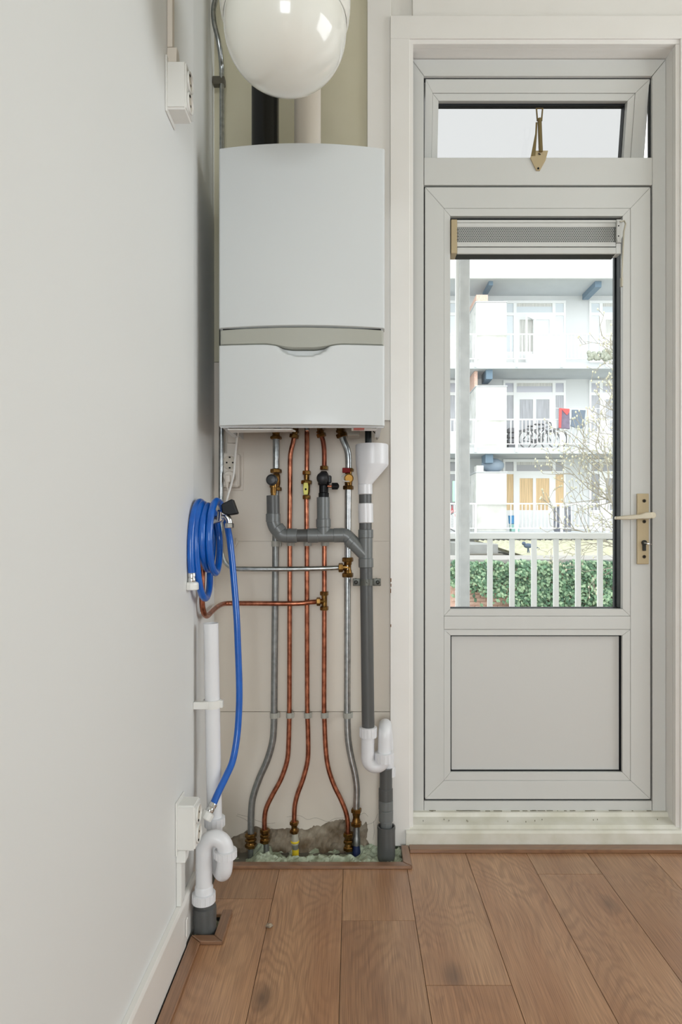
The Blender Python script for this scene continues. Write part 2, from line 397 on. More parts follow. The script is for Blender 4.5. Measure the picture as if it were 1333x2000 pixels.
ends = {-2: [1.773], -1: [1.12, ], 0: [1.673, .45], 1: [1.434, .2], 2: [.95], 3: [.6, 1.9]}
HN = 1.952    # niche cut-out starts
col = -2
rp = random.Random(11)
while True:
    x0 = -.219+.19*(col+1); x1 = x0+.19
    if x0 > XR-.01: break
    if col == -2: x0 = -.3995
    x1 = min(x1, XR-.002)
    js = sorted(ends.get(col, [rp.uniform(.2, 1.9)])); js = [j for j in js]
    lo = js[0]
    while lo > DR+.2: lo -= 1.285; js.append(max(lo, DR+.002))
    js.sort(); js = js+[DC-.013]
    for a, b in zip(js[:-1], js[1:]):
        if b-a < .02: continue
        a += .0007; b -= .0007; xa, xb = x0+.0006, x1-.0006
        if xa < .159-.02:
            b = min(b, HN)
        if b <= a: continue
        if col == -2:
            if a < 1.6 < b:      # notch round the waste socket
                poly = [(xa, a), (xb, a), (xb, b), (-.3345 if b > 1.70 else xa, b)] if False else \
                       [(xa, a), (xb, a), (xb, b)] + ([(xa, b), (xa, 1.70)] if b > 1.70 else [(-.3405, b)]) + [(-.3405, 1.70) if b > 1.70 else (-.3405, b), (-.3405, 1.600), (xa, 1.600)]
                q = []
                for p in poly:
                    if not q or (Vector(q[-1])-Vector(p)).length > 1e-5: q.append(p)
                poly = q
            else: poly = [(xa, a), (xb, a), (xb, b), (xa, b)]
        else: poly = [(xa, a), (xb, a), (xb, b), (xa, b)]
        m = MB(); m.prism(poly, 'z', -.008, 0, .0004); m.build('plank', M_wood, floor)
    col += 1
# wooden strips: front and side of the niche, threshold strip, left wall, socket surround
def strip(name, poly, mm, h=.008):
    m = MB(); m.prism(poly, 'z', 0.0002, h, .0015); return tag(m.build(name, mm), kind='structure')
strip('trim_7', [(-.400, 1.927), (.175, 1.927), (.149, 1.953), (-.400, 1.953)], M_woodx, .010)
strip('trim_8', [(.176, 1.928), (.1755, DC-.0135), (.152, DC-.0135), (.150, 1.954)], M_woody, .010)
strip('trim_9', [(.177, DC-.047), (XR-.01, DC-.047), (XR-.01, DC-.0135), (.177, DC-.0135)], M_woodx, .012)
strip('trim_10', [(-.399, DR+.01), (-.371, DR+.01), (-.371, 1.572), (-.399, 1.598)], M_woody, .008)
strip('trim_11', [(-.398, 1.5985), (-.3705, 1.5725), (-.317, 1.5725), (-.343, 1.5985)], M_woodx, .010)
strip('trim_12', [(-.342, 1.5988), (-.3165, 1.573), (-.3165, 1.706), (-.342, 1.706)], M_woody, .010)
# ---- foam in the niche floor
M_foam = mat('insulation_foam', (196,206,184), .85, var=.8, vscale=35, vcol=(140,150,122), bump=.8, bscale=70)
def foam(x0, x1, y0, y1, name, label, seed, zb=-.012, amp=.016, nx=90, ny=22, dirt=None):
    from mathutils import noise as mn
    m = MB(); vs = []
    for j in range(ny+1):
        for i in range(nx+1):
            x = x0+(x1-x0)*i/nx; y = y0+(y1-y0)*j/ny
            q = Vector((x*28+seed, y*40, seed))
            z = zb+amp*(mn.noise(q)+.5*mn.noise(q*2.3)+.35*mn.noise(q*5.1))
            if dirt: z -= dirt(x, y)
            vs.append((x, y, z))
    fs = [(j*(nx+1)+i, j*(nx+1)+i+1, (j+1)*(nx+1)+i+1, (j+1)*(nx+1)+i) for j in range(ny) for i in range(nx)]
    m._add(vs, fs, False); o = m.build(name, M_foam); tag(o, label, 'foam', kind='stuff'); return o
def dfn(x, y):
    v = 0
    if x < -.30: v += .03*min(1, (-.30-x)/.04)
    if y > 2.03 and -.26 < x < .0: v += .022*min(1, (y-2.03)/.02)
    if .0 < x < .04: v += .0
    return v
foam(-.445, .152, 1.956, 2.108, 'insulation_foam', 'pale green expanding foam filling the floor cut-out under the pipes', 3.1, dirt=dfn)
foam(-.395, -.344, 1.602, 1.70, 'insulation_foam', 'small bit of pale foam around the grey waste socket by the left wall', 8.2, zb=-.01, nx=24, ny=24)
# small crumb on the floor
m = MB(); t = bmesh.new(); bmesh.ops.create_icosphere(t, subdivisions=2, radius=1)
rc = random.Random(2)
for v in t.verts: v.co = Vector((v.co.x*.010*(1+rc.uniform(-.3,.3)), v.co.y*.007*(1+rc.uniform(-.3,.3)), .0052+v.co.z*.005*(1+rc.uniform(-.2,.2))))
m.merge(t, Matrix.Translation(P(526, 1811, 1268/771)*1.0 - Vector((0,0,P(526,1811,1268/771).z))), smooth=False)
tag(m.build('crumb', mat('plaster_crumb', (176,160,138), .9, var=.9, vscale=200, vcol=(90,72,55))), 'small chip of brown plaster lying on the wooden floor', 'debris')
# ================================================================ BALCONY DOOR AND WINDOWS
sF = F/DF
def fx(px, D=DF): return XP(px, D)
def fz(py, D=DF): return ZP(py, D)
# fixed outer frame
def frame_piece(poly, d0, d1, name, parent, mm=M_alu, bev=.0012):
    m = MB(); m.prism([(fx(a), fz(b)) for a, b in poly], 'y', d0, d1, bev); return m.build(name, mm, parent)
XL, XRt = DXL*F/DF+CX+.3, DXR*F/DF+CX-.3         # opening edges in frame pixels (behind the casing)
g = .35
fr = thing('door_frame', (fx(1052), DF+.03, .09), 'grey-white aluminium outer frame with transom bar between balcony door and top window', 'door frame')
ytop, ybot = 115.5, 1585
frame_piece([(XL, ytop), (XRt, ytop), (1274+g, 148), (829-g, 148)], DF, 2.168, 'head', fr)
frame_piece([(XL, ytop+2*g), (829-2*g, 148+g), (829-2*g, ybot), (XL, ybot)], DF, 2.168, 'jamb', fr)
frame_piece([(XRt, ytop+2*g), (XRt, ybot), (1275+g, ybot), (1275+g, 148+g)], DF, 2.168, 'jamb', fr)
frame_piece([(829, 308), (1275-g, 308), (1275-g, 361.5), (829, 361.5)], DF-.001, 2.21, 'transom_bar', fr)
frame_piece([(829, 1565), (1275-g, 1565), (1275-g, 1590), (829, 1590)], DF+.002, 2.21, 'threshold', fr)
m = MB()                                  # black seal all round the leaf and the top window
for a, b, c, d in ((829, 361.5, 1275, 366), (1271, 361.5, 1275, 1565), (829, 361.5, 830.6, 1565), (829, 1560.5, 1275, 1565), (829, 148, 1275, 152), (1271.8, 148, 1275, 307), (829, 148, 830.4, 307)):
    m.box((fx(a), DF+.012, fz(d)), (fx(c), 2.166, fz(b)))
m.build('seal', M_black, fr)
# leaf
door = thing('door_1', (fx(1052), DF+.02, .1), 'grey-white aluminium balcony door with tall window over a blank panel', 'door')
DLf = DF-.002
A = (830.6, 366.0, 1271.0, 1560.5)        # leaf outline
B = (867.5, 407.0, 1232.0, 1524.5)        # inside of stiles
frame_piece([(A[0], A[1]), (A[2], A[1]), (B[2], B[1]), (B[0], B[1])], DLf, 2.2, 'top_rail', door)
frame_piece([(A[0], A[1]+g), (B[0], B[1]+g), (B[0], B[3]-g), (A[0], A[3]-g)], DLf, 2.2, 'stile', door)
frame_piece([(A[2], A[1]+g), (A[2], A[3]-g), (B[2], B[3]-g), (B[2], B[1]+g)], DLf, 2.2, 'stile', door)
frame_piece([(A[0], A[3]), (B[0], B[3]), (B[2], B[3]), (A[2], A[3])], DLf, 2.2, 'bottom_rail', door)
frame_piece([(B[0]+g, 1203.5), (B[2]-g, 1203.5), (B[2]-g, 1229), (B[0]+g, 1229)], DLf, 2.2, 'middle_rail', door)
def beads(x0, y0, x1, y1, u0, v0, u1, v1, depth, parent, name='glazing_bead'):
    h = .25
    for poly in ([(x0+h, y0+h), (x1-h, y0+h), (u1-h, v0), (u0+h, v0)], [(x0+h, y1-h), (u0+h, v1), (u1-h, v1), (x1-h, y1-h)],
                 [(x0+h, y0+2*h), (u0, v0+h), (u0, v1-h), (x0+h, y1-2*h)], [(x1-h, y0+2*h), (x1-h, y1-2*h), (u1, v1-h), (u1, v0+h)]):
        frame_piece(poly, DLf+.0015, DLf+depth, name, parent, bev=.0008)
beads(B[0], B[1], B[2], 1203.3, 880, 422, 1217, 1189.5, .02, door)
beads(B[0], 1229.3, B[2], B[3], 880.5, 1241, 1216.5, 1508.5, .012, door)
DG = 2.192
m = MB()                                  # black gasket of the glass: deep dark reveal
for a, b, c, d in ((876, 418, 1222, 424.5), (876, 1188.2, 1222, 1193), (876, 418, 881, 1193), (1216.5, 418, 1222, 1193)):
    m.box((fx(a), DLf+.022, fz(d)), (fx(c), DG-.002, fz(b)))
m.build('gasket', M_black, door)
m = MB()
for a, b, c, d in ((877, 1238, 1220, 1241.8), (877, 1507.8, 1220, 1512), (877, 1238, 881.2, 1512), (1216, 1238, 1220, 1512)):
    m.box((fx(a), DLf+.013, fz(d)), (fx(c), 2.168, fz(b)))
m.build('gasket', M_black, door)
# dark band around the panel edge then the panel itself
m = MB(); m.box((fx(876), 2.167, fz(1514)), (fx(1222), 2.178, fz(1236))); m.build('panel_rebate', M_black, door)
m = MB(); m.box((XP(880.5, 2.158)+.003, 2.159, ZP(1503.5, 2.159)), (XP(1210, 2.159), 2.1665, ZP(1242.5, 2.159)), .001); tag(m.build('panel', M_panel, door), 'blank lower panel')
G_door = glass_mat('door_glass', (.985, .995, .99))
m = MB(); m.box((fx(876), DG, fz(1194)), (fx(1222), DG+.004, fz(417))); m.build('pane', G_door, door)
m = MB()
for a, b, c, d in ((874, 412, 884.5, 1197), (1214, 412, 1224, 1197), (874, 412, 1224, 420), (874, 1191, 1224, 1197)):
    m.box((fx(a), DG+.006, fz(d)), (fx(c), DG+.02, fz(b)))
m.build('outer_bead', M_black, door)
# handle
hd = thing('door_handle', P(1257, 1033, DLf), 'champagne metal lever handle with long backplate on the balcony door', 'door handle')
s0 = F/(DLf-.008)
def hp(px, py, d): return P(px, py, d)
m = MB(); a = hp(1245.5, 1102, DLf-.008); b = hp(1268.3, 964, DLf-.008)
m.box((a.x, DLf-.009, a.z), (b.x, DLf-.0002, b.z), .002, 2); m.build('backplate', M_brz, hd)
for y in (978.3, 1018.6, 1087.3):
    m = MB(); c = hp(1259, y, DLf-.009); m.cyl(c-Vector((0,.0004,0)), c-Vector((0,.0022,0)), .0058, 16, .0006)
    sw_ = m.build('screw', mat('dark_screw', (70,62,50), .35, .8), hd)
    m = MB(); m.cyl(c-Vector((0,.0020,0)), c-Vector((0,.0027,0)), .0026, 6); m.build('screw_socket', M_hole, sw_)
m = MB(); c = hp(1258.5, 1060, DLf-.009); m.cyl(c-Vector((0,.0003,0)), c-Vector((0,.006,0)), .0088, 20, .0008)
c2 = hp(1258.5, 1071, DLf-.009); m.box((c2.x-.0055, c2.y-.005, c2.z-.008), (c2.x+.0055, c2.y-.0003, c2.z+.014), .001)
cyl_ = m.build('lock_cylinder', mat('dark_steel', (58,58,54), .4, .7), hd)
m = MB(); m.tube([c+Vector((-.003,-.007,0)), c+Vector((.0,-.016,-.001)), c+Vector((.006,-.02,-.003)), c+Vector((.018,-.02,-.006))], .0016, 8); m.build('key', M_chrome, hd)
m = MB(); p0 = hp(1266, 1007, DLf-.01)
m.cyl((p0.x, DLf-.009, p0.z), (p0.x, DLf-.048, p0.z), .0105, 20, .001)
pl = [(1274.5, 1002), (1272, 1000), (1262, 1000.6), (1254, 1004.3), (1204, 1008.6), (1203.4, 1014.6), (1230, 1015), (1257, 1013.4), (1270, 1013.6), (1274, 1012), (1276.3, 1007)]
dl = DLf-.052
m.prism([(XP(a, dl), ZP(b, dl)) for a, b in pl], 'y', dl, dl+.013, .0022)
m.build('lever', M_brzl, hd)
# vent unit at the head of the door glass
vt = thing('window_vent', P(1045, 495, 2.15), 'grey-white trickle vent with perforated band above the door glass', 'vent')
dv = 2.142; sv = F/dv
def vx(px): return XP(px, dv)
def vz(py): return ZP(py, dv)
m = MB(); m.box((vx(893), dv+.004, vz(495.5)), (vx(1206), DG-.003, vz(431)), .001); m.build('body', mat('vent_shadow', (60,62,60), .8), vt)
m = MB()
m.box((vx(893.5), dv, vz(434.5)), (vx(1204), dv+.006, vz(429.5)), .0006)
m.box((vx(893.5), dv-.001, vz(443.5)), (vx(1203.5), dv+.006, vz(435.5)), .0006)
m.box((vx(893.5), dv-.001, vz(481.5)), (vx(1203.5), dv+.006, vz(473)), .0006)
m.box((vx(893.5), dv-.0015, vz(495.5)), (vx(1204), dv+.006, vz(483.5)), .0008)
m.build('rail', M_alu, vt)
p = 3.62/sv; q = p*.866; x0, x1, z0, z1 = vx(893.5), vx(1203.5), vz(473), vz(443.5)
m = MB(); nr = int(round((z1-z0)/q)); q = (z1-z0)/nr; ncol = int((x1-x0)/p)
for j in range(nr):
    off = p/2 if j % 2 else 0
    for i in range(ncol):
        cx = x0+p/2+i*p+off*(1 if i < ncol else 0); cz = z0+q/2+j*q
        if cx+p/2 > x1+.001: continue
        o = [(cx-p/2, cz-q/2), (cx, cz-q/2), (cx+p/2, cz-q/2), (cx+p/2, cz+q/2), (cx, cz+q/2), (cx-p/2, cz+q/2)]
        r = p*.36
        h = [(cx+r*math.cos(math.radians(a)), cz+r*math.sin(math.radians(a))) for a in (225, 270, 315, 45, 90, 135)]
        m._add([(a, dv+.001, b) for a, b in o+h], [(k, (k+1) % 6, 6+(k+1) % 6, 6+k) for k in range(6)])
m.build('perforated_plate', mat('perforated_metal', (178,180,176), .5), vt)
m = MB(); m.box((vx(881.5), dv-.006, vz(496)), (vx(893), DG-.004, vz(430)), .001); tag(m.build('end_cap', M_brz, vt), 'champagne end cap')
m = MB(); m.box((vx(1203.5), dv-.006, vz(475)), (vx(1213), dv+.03, vz(430)), .001); m.box((vx(1203.5), dv-.003, vz(496)), (vx(1213), dv+.03, vz(476)), .001); m.build('end_cap', M_alu, vt)
m = MB()
m.prism([(XP(a, 2.12), ZP(b, 2.12)) for a, b in ((1206,430),(1222,430),(1223,437),(1219,455),(1213,470),(1207,474),(1205,460))], 'y', 2.118, 2.124, .0008)
br = m.build('crank_bracket', M_alu, vt)
m = MB(); m.tube([P(1212,433,2.112), P(1220,431,2.112), P(1223,437,2.110), P(1219.5,452,2.110), P(1217,500,2.112), P(1215,545,2.114)], .0026, 10)
m.cyl(P(1215,543,2.114), P(1214.8,560,2.114), .0048, 12, .0008); m.build('crank_rod', mat('crank_metal', (190,184,168), .35, .5), vt)
for y in (441, 461): m = MB(); m.cyl(P(1209, y, 2.118), P(1209, y, 2.1165), .0022, 8); m.build('screw', M_blk, vt)
# top-hung window, tilted outwards
tw = bpy.data.objects.new('window_1', None); C.objects.link(tw); tw.location = (fx(1052), 2.165, fz(153)); ORG[tw.name] = Vector(tw.location)
tag(tw, 'small top-hung aluminium window above the door, tilted open', 'window')
def wpiece(poly, d0, d1, name, mm=M_alu, bev=.001):
    m = MB(); m.prism([(fx(a, 2.155), fz(b, 2.155)) for a, b in poly], 'y', d0, d1, bev); return m.build(name, mm, tw)
o_ = (831.5, 154.5, 1269.5, 316); i_ = (858, 193.5, 1226, 297); mid = (845, 178, 1250, 311)
a0, b0, a1, b1 = o_; c0, d0_, c1, d1_ = (846, 179, 1243, 309)
h = .3
for poly in ([(a0, b0), (a1, b0), (c1, d0_), (c0, d0_)], [(a0, b1), (c0, d1_), (c1, d1_), (a1, b1)], [(a0, b0+h), (c0, d0_+h), (c0, d1_-h), (a0, b1-h)], [(a1, b0+h), (a1, b1-h), (c1, d1_-h), (c1, d0_+h)]):
    wpiece(poly, 2.152, 2.205, 'sash_rail')
u0, v0, u1, v1 = 858, 192.5, 1229, 303
for poly in ([(c0+h, d0_+h), (c1-h, d0_+h), (u1, v0), (u0, v0)], [(c0+h, d1_-h), (u0, v1), (u1, v1), (c1-h, d1_-h)], [(c0+h, d0_+2*h), (u0, v0+h), (u0, v1-h), (c0+h, d1_-2*h)], [(c1-h, d0_+2*h), (c1-h, d1_-2*h), (u1, v1-h), (u1, v0+h)]):
    wpiece(poly, 2.154, 2.175, 'glazing_bead')
m = MB()
for a, b, c, d in ((854, 188, 1233, 195), (854, 302, 1233, 307), (854, 188, 858.6, 307), (1228.3, 188, 1233, 307)):
    m.box((fx(a, 2.155), 2.177, fz(d, 2.155)), (fx(c, 2.155), 2.203, fz(b, 2.155)))
m.build('gasket', M_black, tw)
G_top = glass_mat('top_window_glass', (.57, .572, .57))
m = MB(); m.box((fx(854, 2.155), 2.19, fz(306, 2.155)), (fx(1233, 2.155), 2.194, fz(190, 2.155))); m.build('pane', G_top, tw)
tw.rotation_euler = (math.radians(10.5), 0, 0)
# stay of the top window
st = thing('window_stay', P(1052, 320, DF), 'champagne folding window stay hanging in front of the top window', 'window stay')
d = DF-.003
m = MB(); m.prism([(XP(a, d), ZP(b, d)) for a, b in ((1036,309),(1041,295),(1071,295),(1066,314),(1055,334),(1048,334))], 'y', d-.003, d+.0015, .0008)
pl_ = m.build('plate', M_brz, st)
m = MB(); c = P(1052, 329, d-.004); m.cyl(c, c+Vector((0,-.0012,0)), .0034, 12); m.build('screw', M_hole, st)
m = MB(); c = P(1054, 301.5, d-.004); m.cyl(c, c+Vector((0.001,-.0012,.002)), .0042, 12); m.build('screw', M_hole, st)
m = MB(); m.prism([(XP(a,d),ZP(b,d)) for a,b in ((1037,306),(1046,306),(1049,262),(1050,240),(1046.5,240),(1045.5,262))], 'y', d-.004, d-.002, .0005)
m.tube([P(1057, 296, d-.006), P(1055.5, 262, d-.006), P(1054.5, 232, d-.004)], .0068, 10)
m.tube([P(1050.5, 236, d-.004), P(1048.5, 212, d-.004), P(1060.5, 212, d-.004), P(1058.5, 236, d-.004)], .0028, 8)
m.cyl(P(1057, 297, d-.006), P(1056, 285, d-.006), .0065, 12, .001)
m.build('arm', mat('aged_brass', (140,124,88), .4, .7), st)
door['kind'] = 'structure'; tw['kind'] = 'structure'; fr['kind'] = 'structure'
del door['category']; del fr['category']
# ================================================================ BOILER
DB = 1.740; sb = F/DB
bx = thing('boiler', (XP(590, DB), 2.08, ZP(832, DB)), 'white wall-hung central heating boiler with a grey band across its bowed front', 'boiler')
X0, X1 = XP(427.5, DB), XP(752, DB); XM = (X0+X1)/2; HW = (X1-X0)/2
ZTb, ZBb = ZP(290, DB), ZP(832, DB)
def smooth(t): t = max(0, min(1, t)); return t*t*(3-2*t)
def bulge(x): return DB-.026*(1-((x-XM)/HW)**2)
def curved(name, ztop, zbot, dfun, mm, inset=0, nx=72, nz=24, label=None, r=.006):
    m = MB(); vs = []; a, b = X0+inset, X1-inset
    us = [0, .25, .55, 1]; 
    xs = [a+r*(1-math.cos(math.pi/2*k/5)) for k in range(5)]; xs = xs+[a+r+(b-a-2*r)*i/nx for i in range(nx+1)]+[b-r*(1-math.cos(math.pi/2*k/5)) for k in range(4, -1, -1)]
    n = len(xs)
    for j in range(-1, nz+2):
        for x in xs:
            zt, zb = ztop(x), zbot(x); jj = min(max(j, 0), nz); z = zb+(zt-zb)*jj/nz
            ex = min(x-a, b-x); back = r-math.sqrt(max(0, r*r-(r-min(ex, r))**2)) if ex < r else 0
            y = dfun(x, z)+back
            if j in (-1, nz+1): y += .002; 
            elif j in (0, nz): z += -.0015 if j else .0015; 
            vs.append((x, y, z))
    rows = nz+3
    fs = [(j*n+i, j*n+i+1, (j+1)*n+i+1, (j+1)*n+i) for j in range(rows-1) for i in range(n-1)]
    base = len(vs); ring = [(0, i) for i in range(n)]+[(j, n-1) for j in range(1, rows)]+[(rows-1, i) for i in range(n-2, -1, -1)]+[(j, 0) for j in range(rows-2, 0, -1)]
    for j, i in ring:
        v = vs[j*n+i]; vs.append((v[0], 1.775, v[2]))
    L = len(ring)
    for k in range(L):
        p0 = ring[k][0]*n+ring[k][1]; p1 = ring[(k+1) % L][0]*n+ring[(k+1) % L][1]
        fs.append((p0, base+k, base+(k+1) % L, p1))
    m._add(vs, fs, True); bmesh.ops.recalc_face_normals(m.bm, faces=m.bm.faces[:])
    o = m.build(name, mm, bx, 40)
    if label: tag(o, label)
    return o
z1 = 1.545; 
def zlow(x):          # lower edge of the band: level at the sides, dipping in the middle
    u = abs(x-XP(593, 1.715))/.085
    base = 1.503-.004*(1-((x-XM)/HW)**2)
    return base-.0115*(smooth(1.25-u) if u < 1.25 else 0)
curved('upper_panel', lambda x: ZTb, lambda x: z1+.0022, lambda x, z: bulge(x), M_boil)
curved('control_band', lambda x: z1-.0022, lambda x: zlow(x)+.001, lambda x, z: bulge(x)+.003+.0*z, M_band, inset=.003, nz=6, label='grey curved control band')
xg = XP(593, 1.715)
def grip(x, z):
    u = (x-xg)/.074; v = (zlow(x)-z)/.022
    e = u*u+v*v*.9
    return bulge(x)+(.020*smooth((1-e)/.55) if e < 1 else 0)
curved('lower_flap', lambda x: zlow(x)-.0016, lambda x: ZBb, grip, M_boil, nz=44, nx=90)
m = MB(); m.box((X0+.010, 1.752, ZBb+.062), (X1-.010, 2.08, ZTb-.004), .002)
m.box((X0+.006, 1.752, ZBb+.012), (X0+.0095, 2.08, ZTb-.006)); m.box((X1-.0095, 1.752, ZBb+.012), (X1-.006, 2.08, ZTb-.006)); m.build('casing', M_boil, bx)
m = MB(); m.box((X0+.010, 1.745, z1-.006), (X1-.010, 1.753, z1+.006)); m.box((X0+.010, 1.748, 1.488), (X1-.010, 1.753, 1.512)); m.build('joint_shadow_gap', M_gap, bx)
# open underside: rim, side brackets, plates
zb = ZBb
m = MB()
m.box((X0+.002, 1.748, zb-.003), (X1-.002, 1.752, zb+.008), .0005)
for xs in (X0+.008, X1-.010):
    m.prism([(1.752, zb-.002), (1.752, zb+.02), (2.0, zb+.02), (1.95, zb-.004), (1.90, zb-.006)], 'x', xs, xs+.002)
    m.prism([(1.752, zb-.0035), (1.90, zb-.0075), (1.90, zb-.0055), (1.752, zb-.0015)], 'x', xs+(0 if xs < XM else -.012), xs+(.014 if xs < XM else .002))
m.build('underside_frame', M_boil, bx)
m = MB(); m.prism([(XP(447,1.78), 1.765), (XP(570,1.765), 1.765), (XP(578,1.80), 1.80), (XP(452,1.82), 1.82)], 'z', zb-.0065, zb-.003, .0005); m.build('bottom_plate', M_plas, bx)
M_und = mat('underside_metal', (120,118,114), .5, .5)
m = MB(); m.box((X0+.012, 1.754, zb+.055), (X1-.012, 2.075, zb+.0615)); m.build('underside', M_und, bx)
m = MB(); m.box((XP(687,1.78), 1.765, zb-.004), (XP(738,1.78), 1.80, zb-.0015), .0003); sk = m.build('sticker', M_plas, bx)
m = MB(); m.box((XP(691,1.77), 1.7635, zb-.0042), (XP(712,1.77), 1.79, zb-.0013), .0002); m.build('sticker_print', mat('red_print', (205,110,95), .5), sk)
m = MB(); m.box((XP(679,1.95), 1.90, zb-.002), (XP(703,1.95), 1.96, zb+.0545), .002); m.build('terminal_box', mat('grey_box', (165,160,150), .5), bx)
for px in (507, 542, 597): m = MB(); m.box((XP(px,1.8), 1.79, zb-.004), (XP(px+7,1.8), 1.81, zb+.0545), .0008); m.build('lug', M_chrome, bx)
m = MB(); m.cyl((XP(719.5,1.97), 1.97, zb+.055), P(720, 880, 1.97), .0098, 16)
m.tube(spline([P(727,838,1.92), P(733,846,1.92), P(736,842,1.93)], 5), .0015, 6); tag(m.build('condensate_hose', mat('black_rubber', (28,36,36), .5), bx), 'black overflow hose')
# flues
def thing_mesh(name, mb, mm, label, cat, group=None): return tag(mb.build(name, mm), label, cat, group)
m = MB(); m.cyl((XP(518.5, 1.88), 1.88, ZTb-.003), (XP(518.5, 1.88), 1.88, ZC-.001), .0395, 32)
thing_mesh('flue_pipe', m, M_flueb, 'glossy black flue pipe rising from the boiler top', 'flue pipe')
m = MB(); m.cyl((XP(601, 1.88), 1.88, ZTb-.003), (XP(601, 1.88), 1.88, ZC-.001), .0385, 32)
thing_mesh('flue_pipe', m, M_plasb, 'white air pipe rising from the boiler top, right of the black flue', 'flue pipe')
# ================================================================ PENDANT LAMP
DL = 1.40
lp = thing('pendant_lamp', (XP(558, DL), DL, ZP(183, DL)), 'big glossy white opal glass lamp bowl hanging in front of the flues', 'lamp')
s_ = F/DL; lx = XP(558, DL); r0_ = .1315; h0_ = 2.085
prof = [(max(.0005, r0_*(1-(1-t)**2.1)**(1/2.1)), h0_-.12*(1-t)) for t in [(k/26)**1.6 for k in range(27)]]
prof += [(r0_, h0_+.06), (r0_*.99, h0_+.11), (r0_*.88, h0_+.15), (r0_*.66, h0_+.175), (r0_*.45, h0_+.185), (.043, h0_+.186)]
m = MB(); m.lathe(prof, (lx, DL, 0), n=72, caps=False); m.build('bowl', M_opal, lp, 80)
prof = [(.1322, 2.099), (.1345, 2.100), (.1372, 2.108), (.1395, 2.125), (.1405, 2.15), (.1395, 2.175), (.135, 2.19), (.1318, 2.195)]
m = MB(); m.lathe(prof, (lx, DL, 0), n=72, caps=False); m.build('rim', M_opal, lp, 80)
zt = h0_+.186
m = MB(); m.cyl((lx, DL, zt-.003), (lx, DL, zt+.05), .045, 24, .003); m.cyl((lx, DL, zt+.05), (lx, DL, ZC-.03), .008, 12); m.cyl((lx, DL, ZC-.03), (lx, DL, ZC-.0005), .05, 24, .004); m.build('stem', M_brass, lp)
# ================================================================ SOCKETS
def socket(origin, rot, label, plug=False, label2=None):
    """double surface socket; local frame: x right, z up, -y outwards; wall plane y=0"""
    o = Vector(origin); R = Matrix.Translation(o) @ Matrix.Rotation(rot, 4, 'Z')
    t = thing('wall_socket', o, label, 'wall socket')
    def add(mb, name, mm, par=None):
        mb.bm.transform(R); return mb.build(name, mm, par or t)
    m = MB(); m.box((-.036, -.004, -.0625), (.036, -.0003, .0625), .0015, 2); add(m, 'wall_plate', M_plasb if plug else M_plas)
    m = MB()
    bm = bmesh.new(); bmesh.ops.create_cube(bm, size=1)
    for v in bm.verts: v.co = Vector((v.co.x*.059, -.0245+v.co.y*.041, v.co.z*.106))
    bmesh.ops.bevel(bm, geom=[e for e in bm.edges if all(v.co.y < -.03 for v in e.verts) or abs(e.verts[0].co.y-e.verts[1].co.y) > .01], offset=.004, segments=3, affect='EDGES')
    m.merge(bm); box_ = add(m, 'housing', M_plasb if plug else M_plas)
    for k, zc in enumerate((.0235, -.0235)):
        m = MB(); m.lathe([(.0195, 0), (.0222, 0), (.0226, .002), (.0222, .0042), (.0208, .0045), (.0204, .001), (.0198, .0002)], (0, -.0452, zc), (0,-1,0), 32, caps=False); add(m, 'socket_ring', M_plasb if plug else M_plas)
        m = MB(); m.cyl((0, -.0452, zc), (0, -.0458, zc), .0199, 32)
        face = add(m, 'socket_face', M_face)
        if not (plug and k):
            m = MB()
            for dx in (-.0095, .0095): m.cyl((dx, -.0457, zc), (dx, -.0463, zc), .0028, 12)
            for dz in (-.0165, .0165): m.box((-.003, -.0475, zc+dz-.0022), (.003, -.0459, zc+dz+.0022), .0004)
            add(m, 'pin_hole', M_hole, face)
    return t, R, add
sc1, R1, add1 = socket((XP(449, 2.05), DW, ZP(918, 2.05)), 0, 'cream double wall socket under the boiler with one plug in it', True)
# plug and its cord
pg = thing('plug', (XP(449, 2.05), 2.045, ZP(932, 2.05)), 'cream mains plug and cord in the socket under the boiler', 'plug')
zc = HC-(930.5-CY)*(-1)*0+(CY-931)*2.05/F; xc = XP(448.5, 2.05)
m = MB(); m.cyl((xc, 2.0500, zc), (xc, 2.036, zc), .0175, 24, .003); m.box((xc-.009, 2.02, zc-.020), (xc+.007, 2.037, zc+.004), .003, 2)
m.cyl((xc-.003, 2.028, zc-.019), (xc-.003, 2.028, zc-.036), .006, 12, .001, r2=.004); m.build('plug_body', M_plasb, pg)
m = MB(); m.tube(spline([(xc-.003, 2.028, zc-.035), P(447, 965, 2.03), P(444, 990, 2.04), P(450, 1040, 2.05), P(457, 1066, 2.06), P(463, 1060, 2.06), P(461, 1052, 2.07), P(455, 1062, 2.08), P(452, 1075, 2.09)], 8), .0026, 8); m.build('cord', M_plasb, pg)
m = MB(); m.tube(spline([P(466, 836, 1.85), P(463, 860, 1.93), P(459, 900, 1.98), P(457, 925, 1.99), P(451, 950, 2.0), P(444, 975, 2.0), P(442, 1000, 2.02), P(445, 1040, 2.05), P(447, 1080, 2.075), P(452, 1095, 2.088)], 8), .0033, 10)
thing_mesh('power_cable', m, M_plas, 'white cable hanging from the boiler past the cream socket', 'cable')
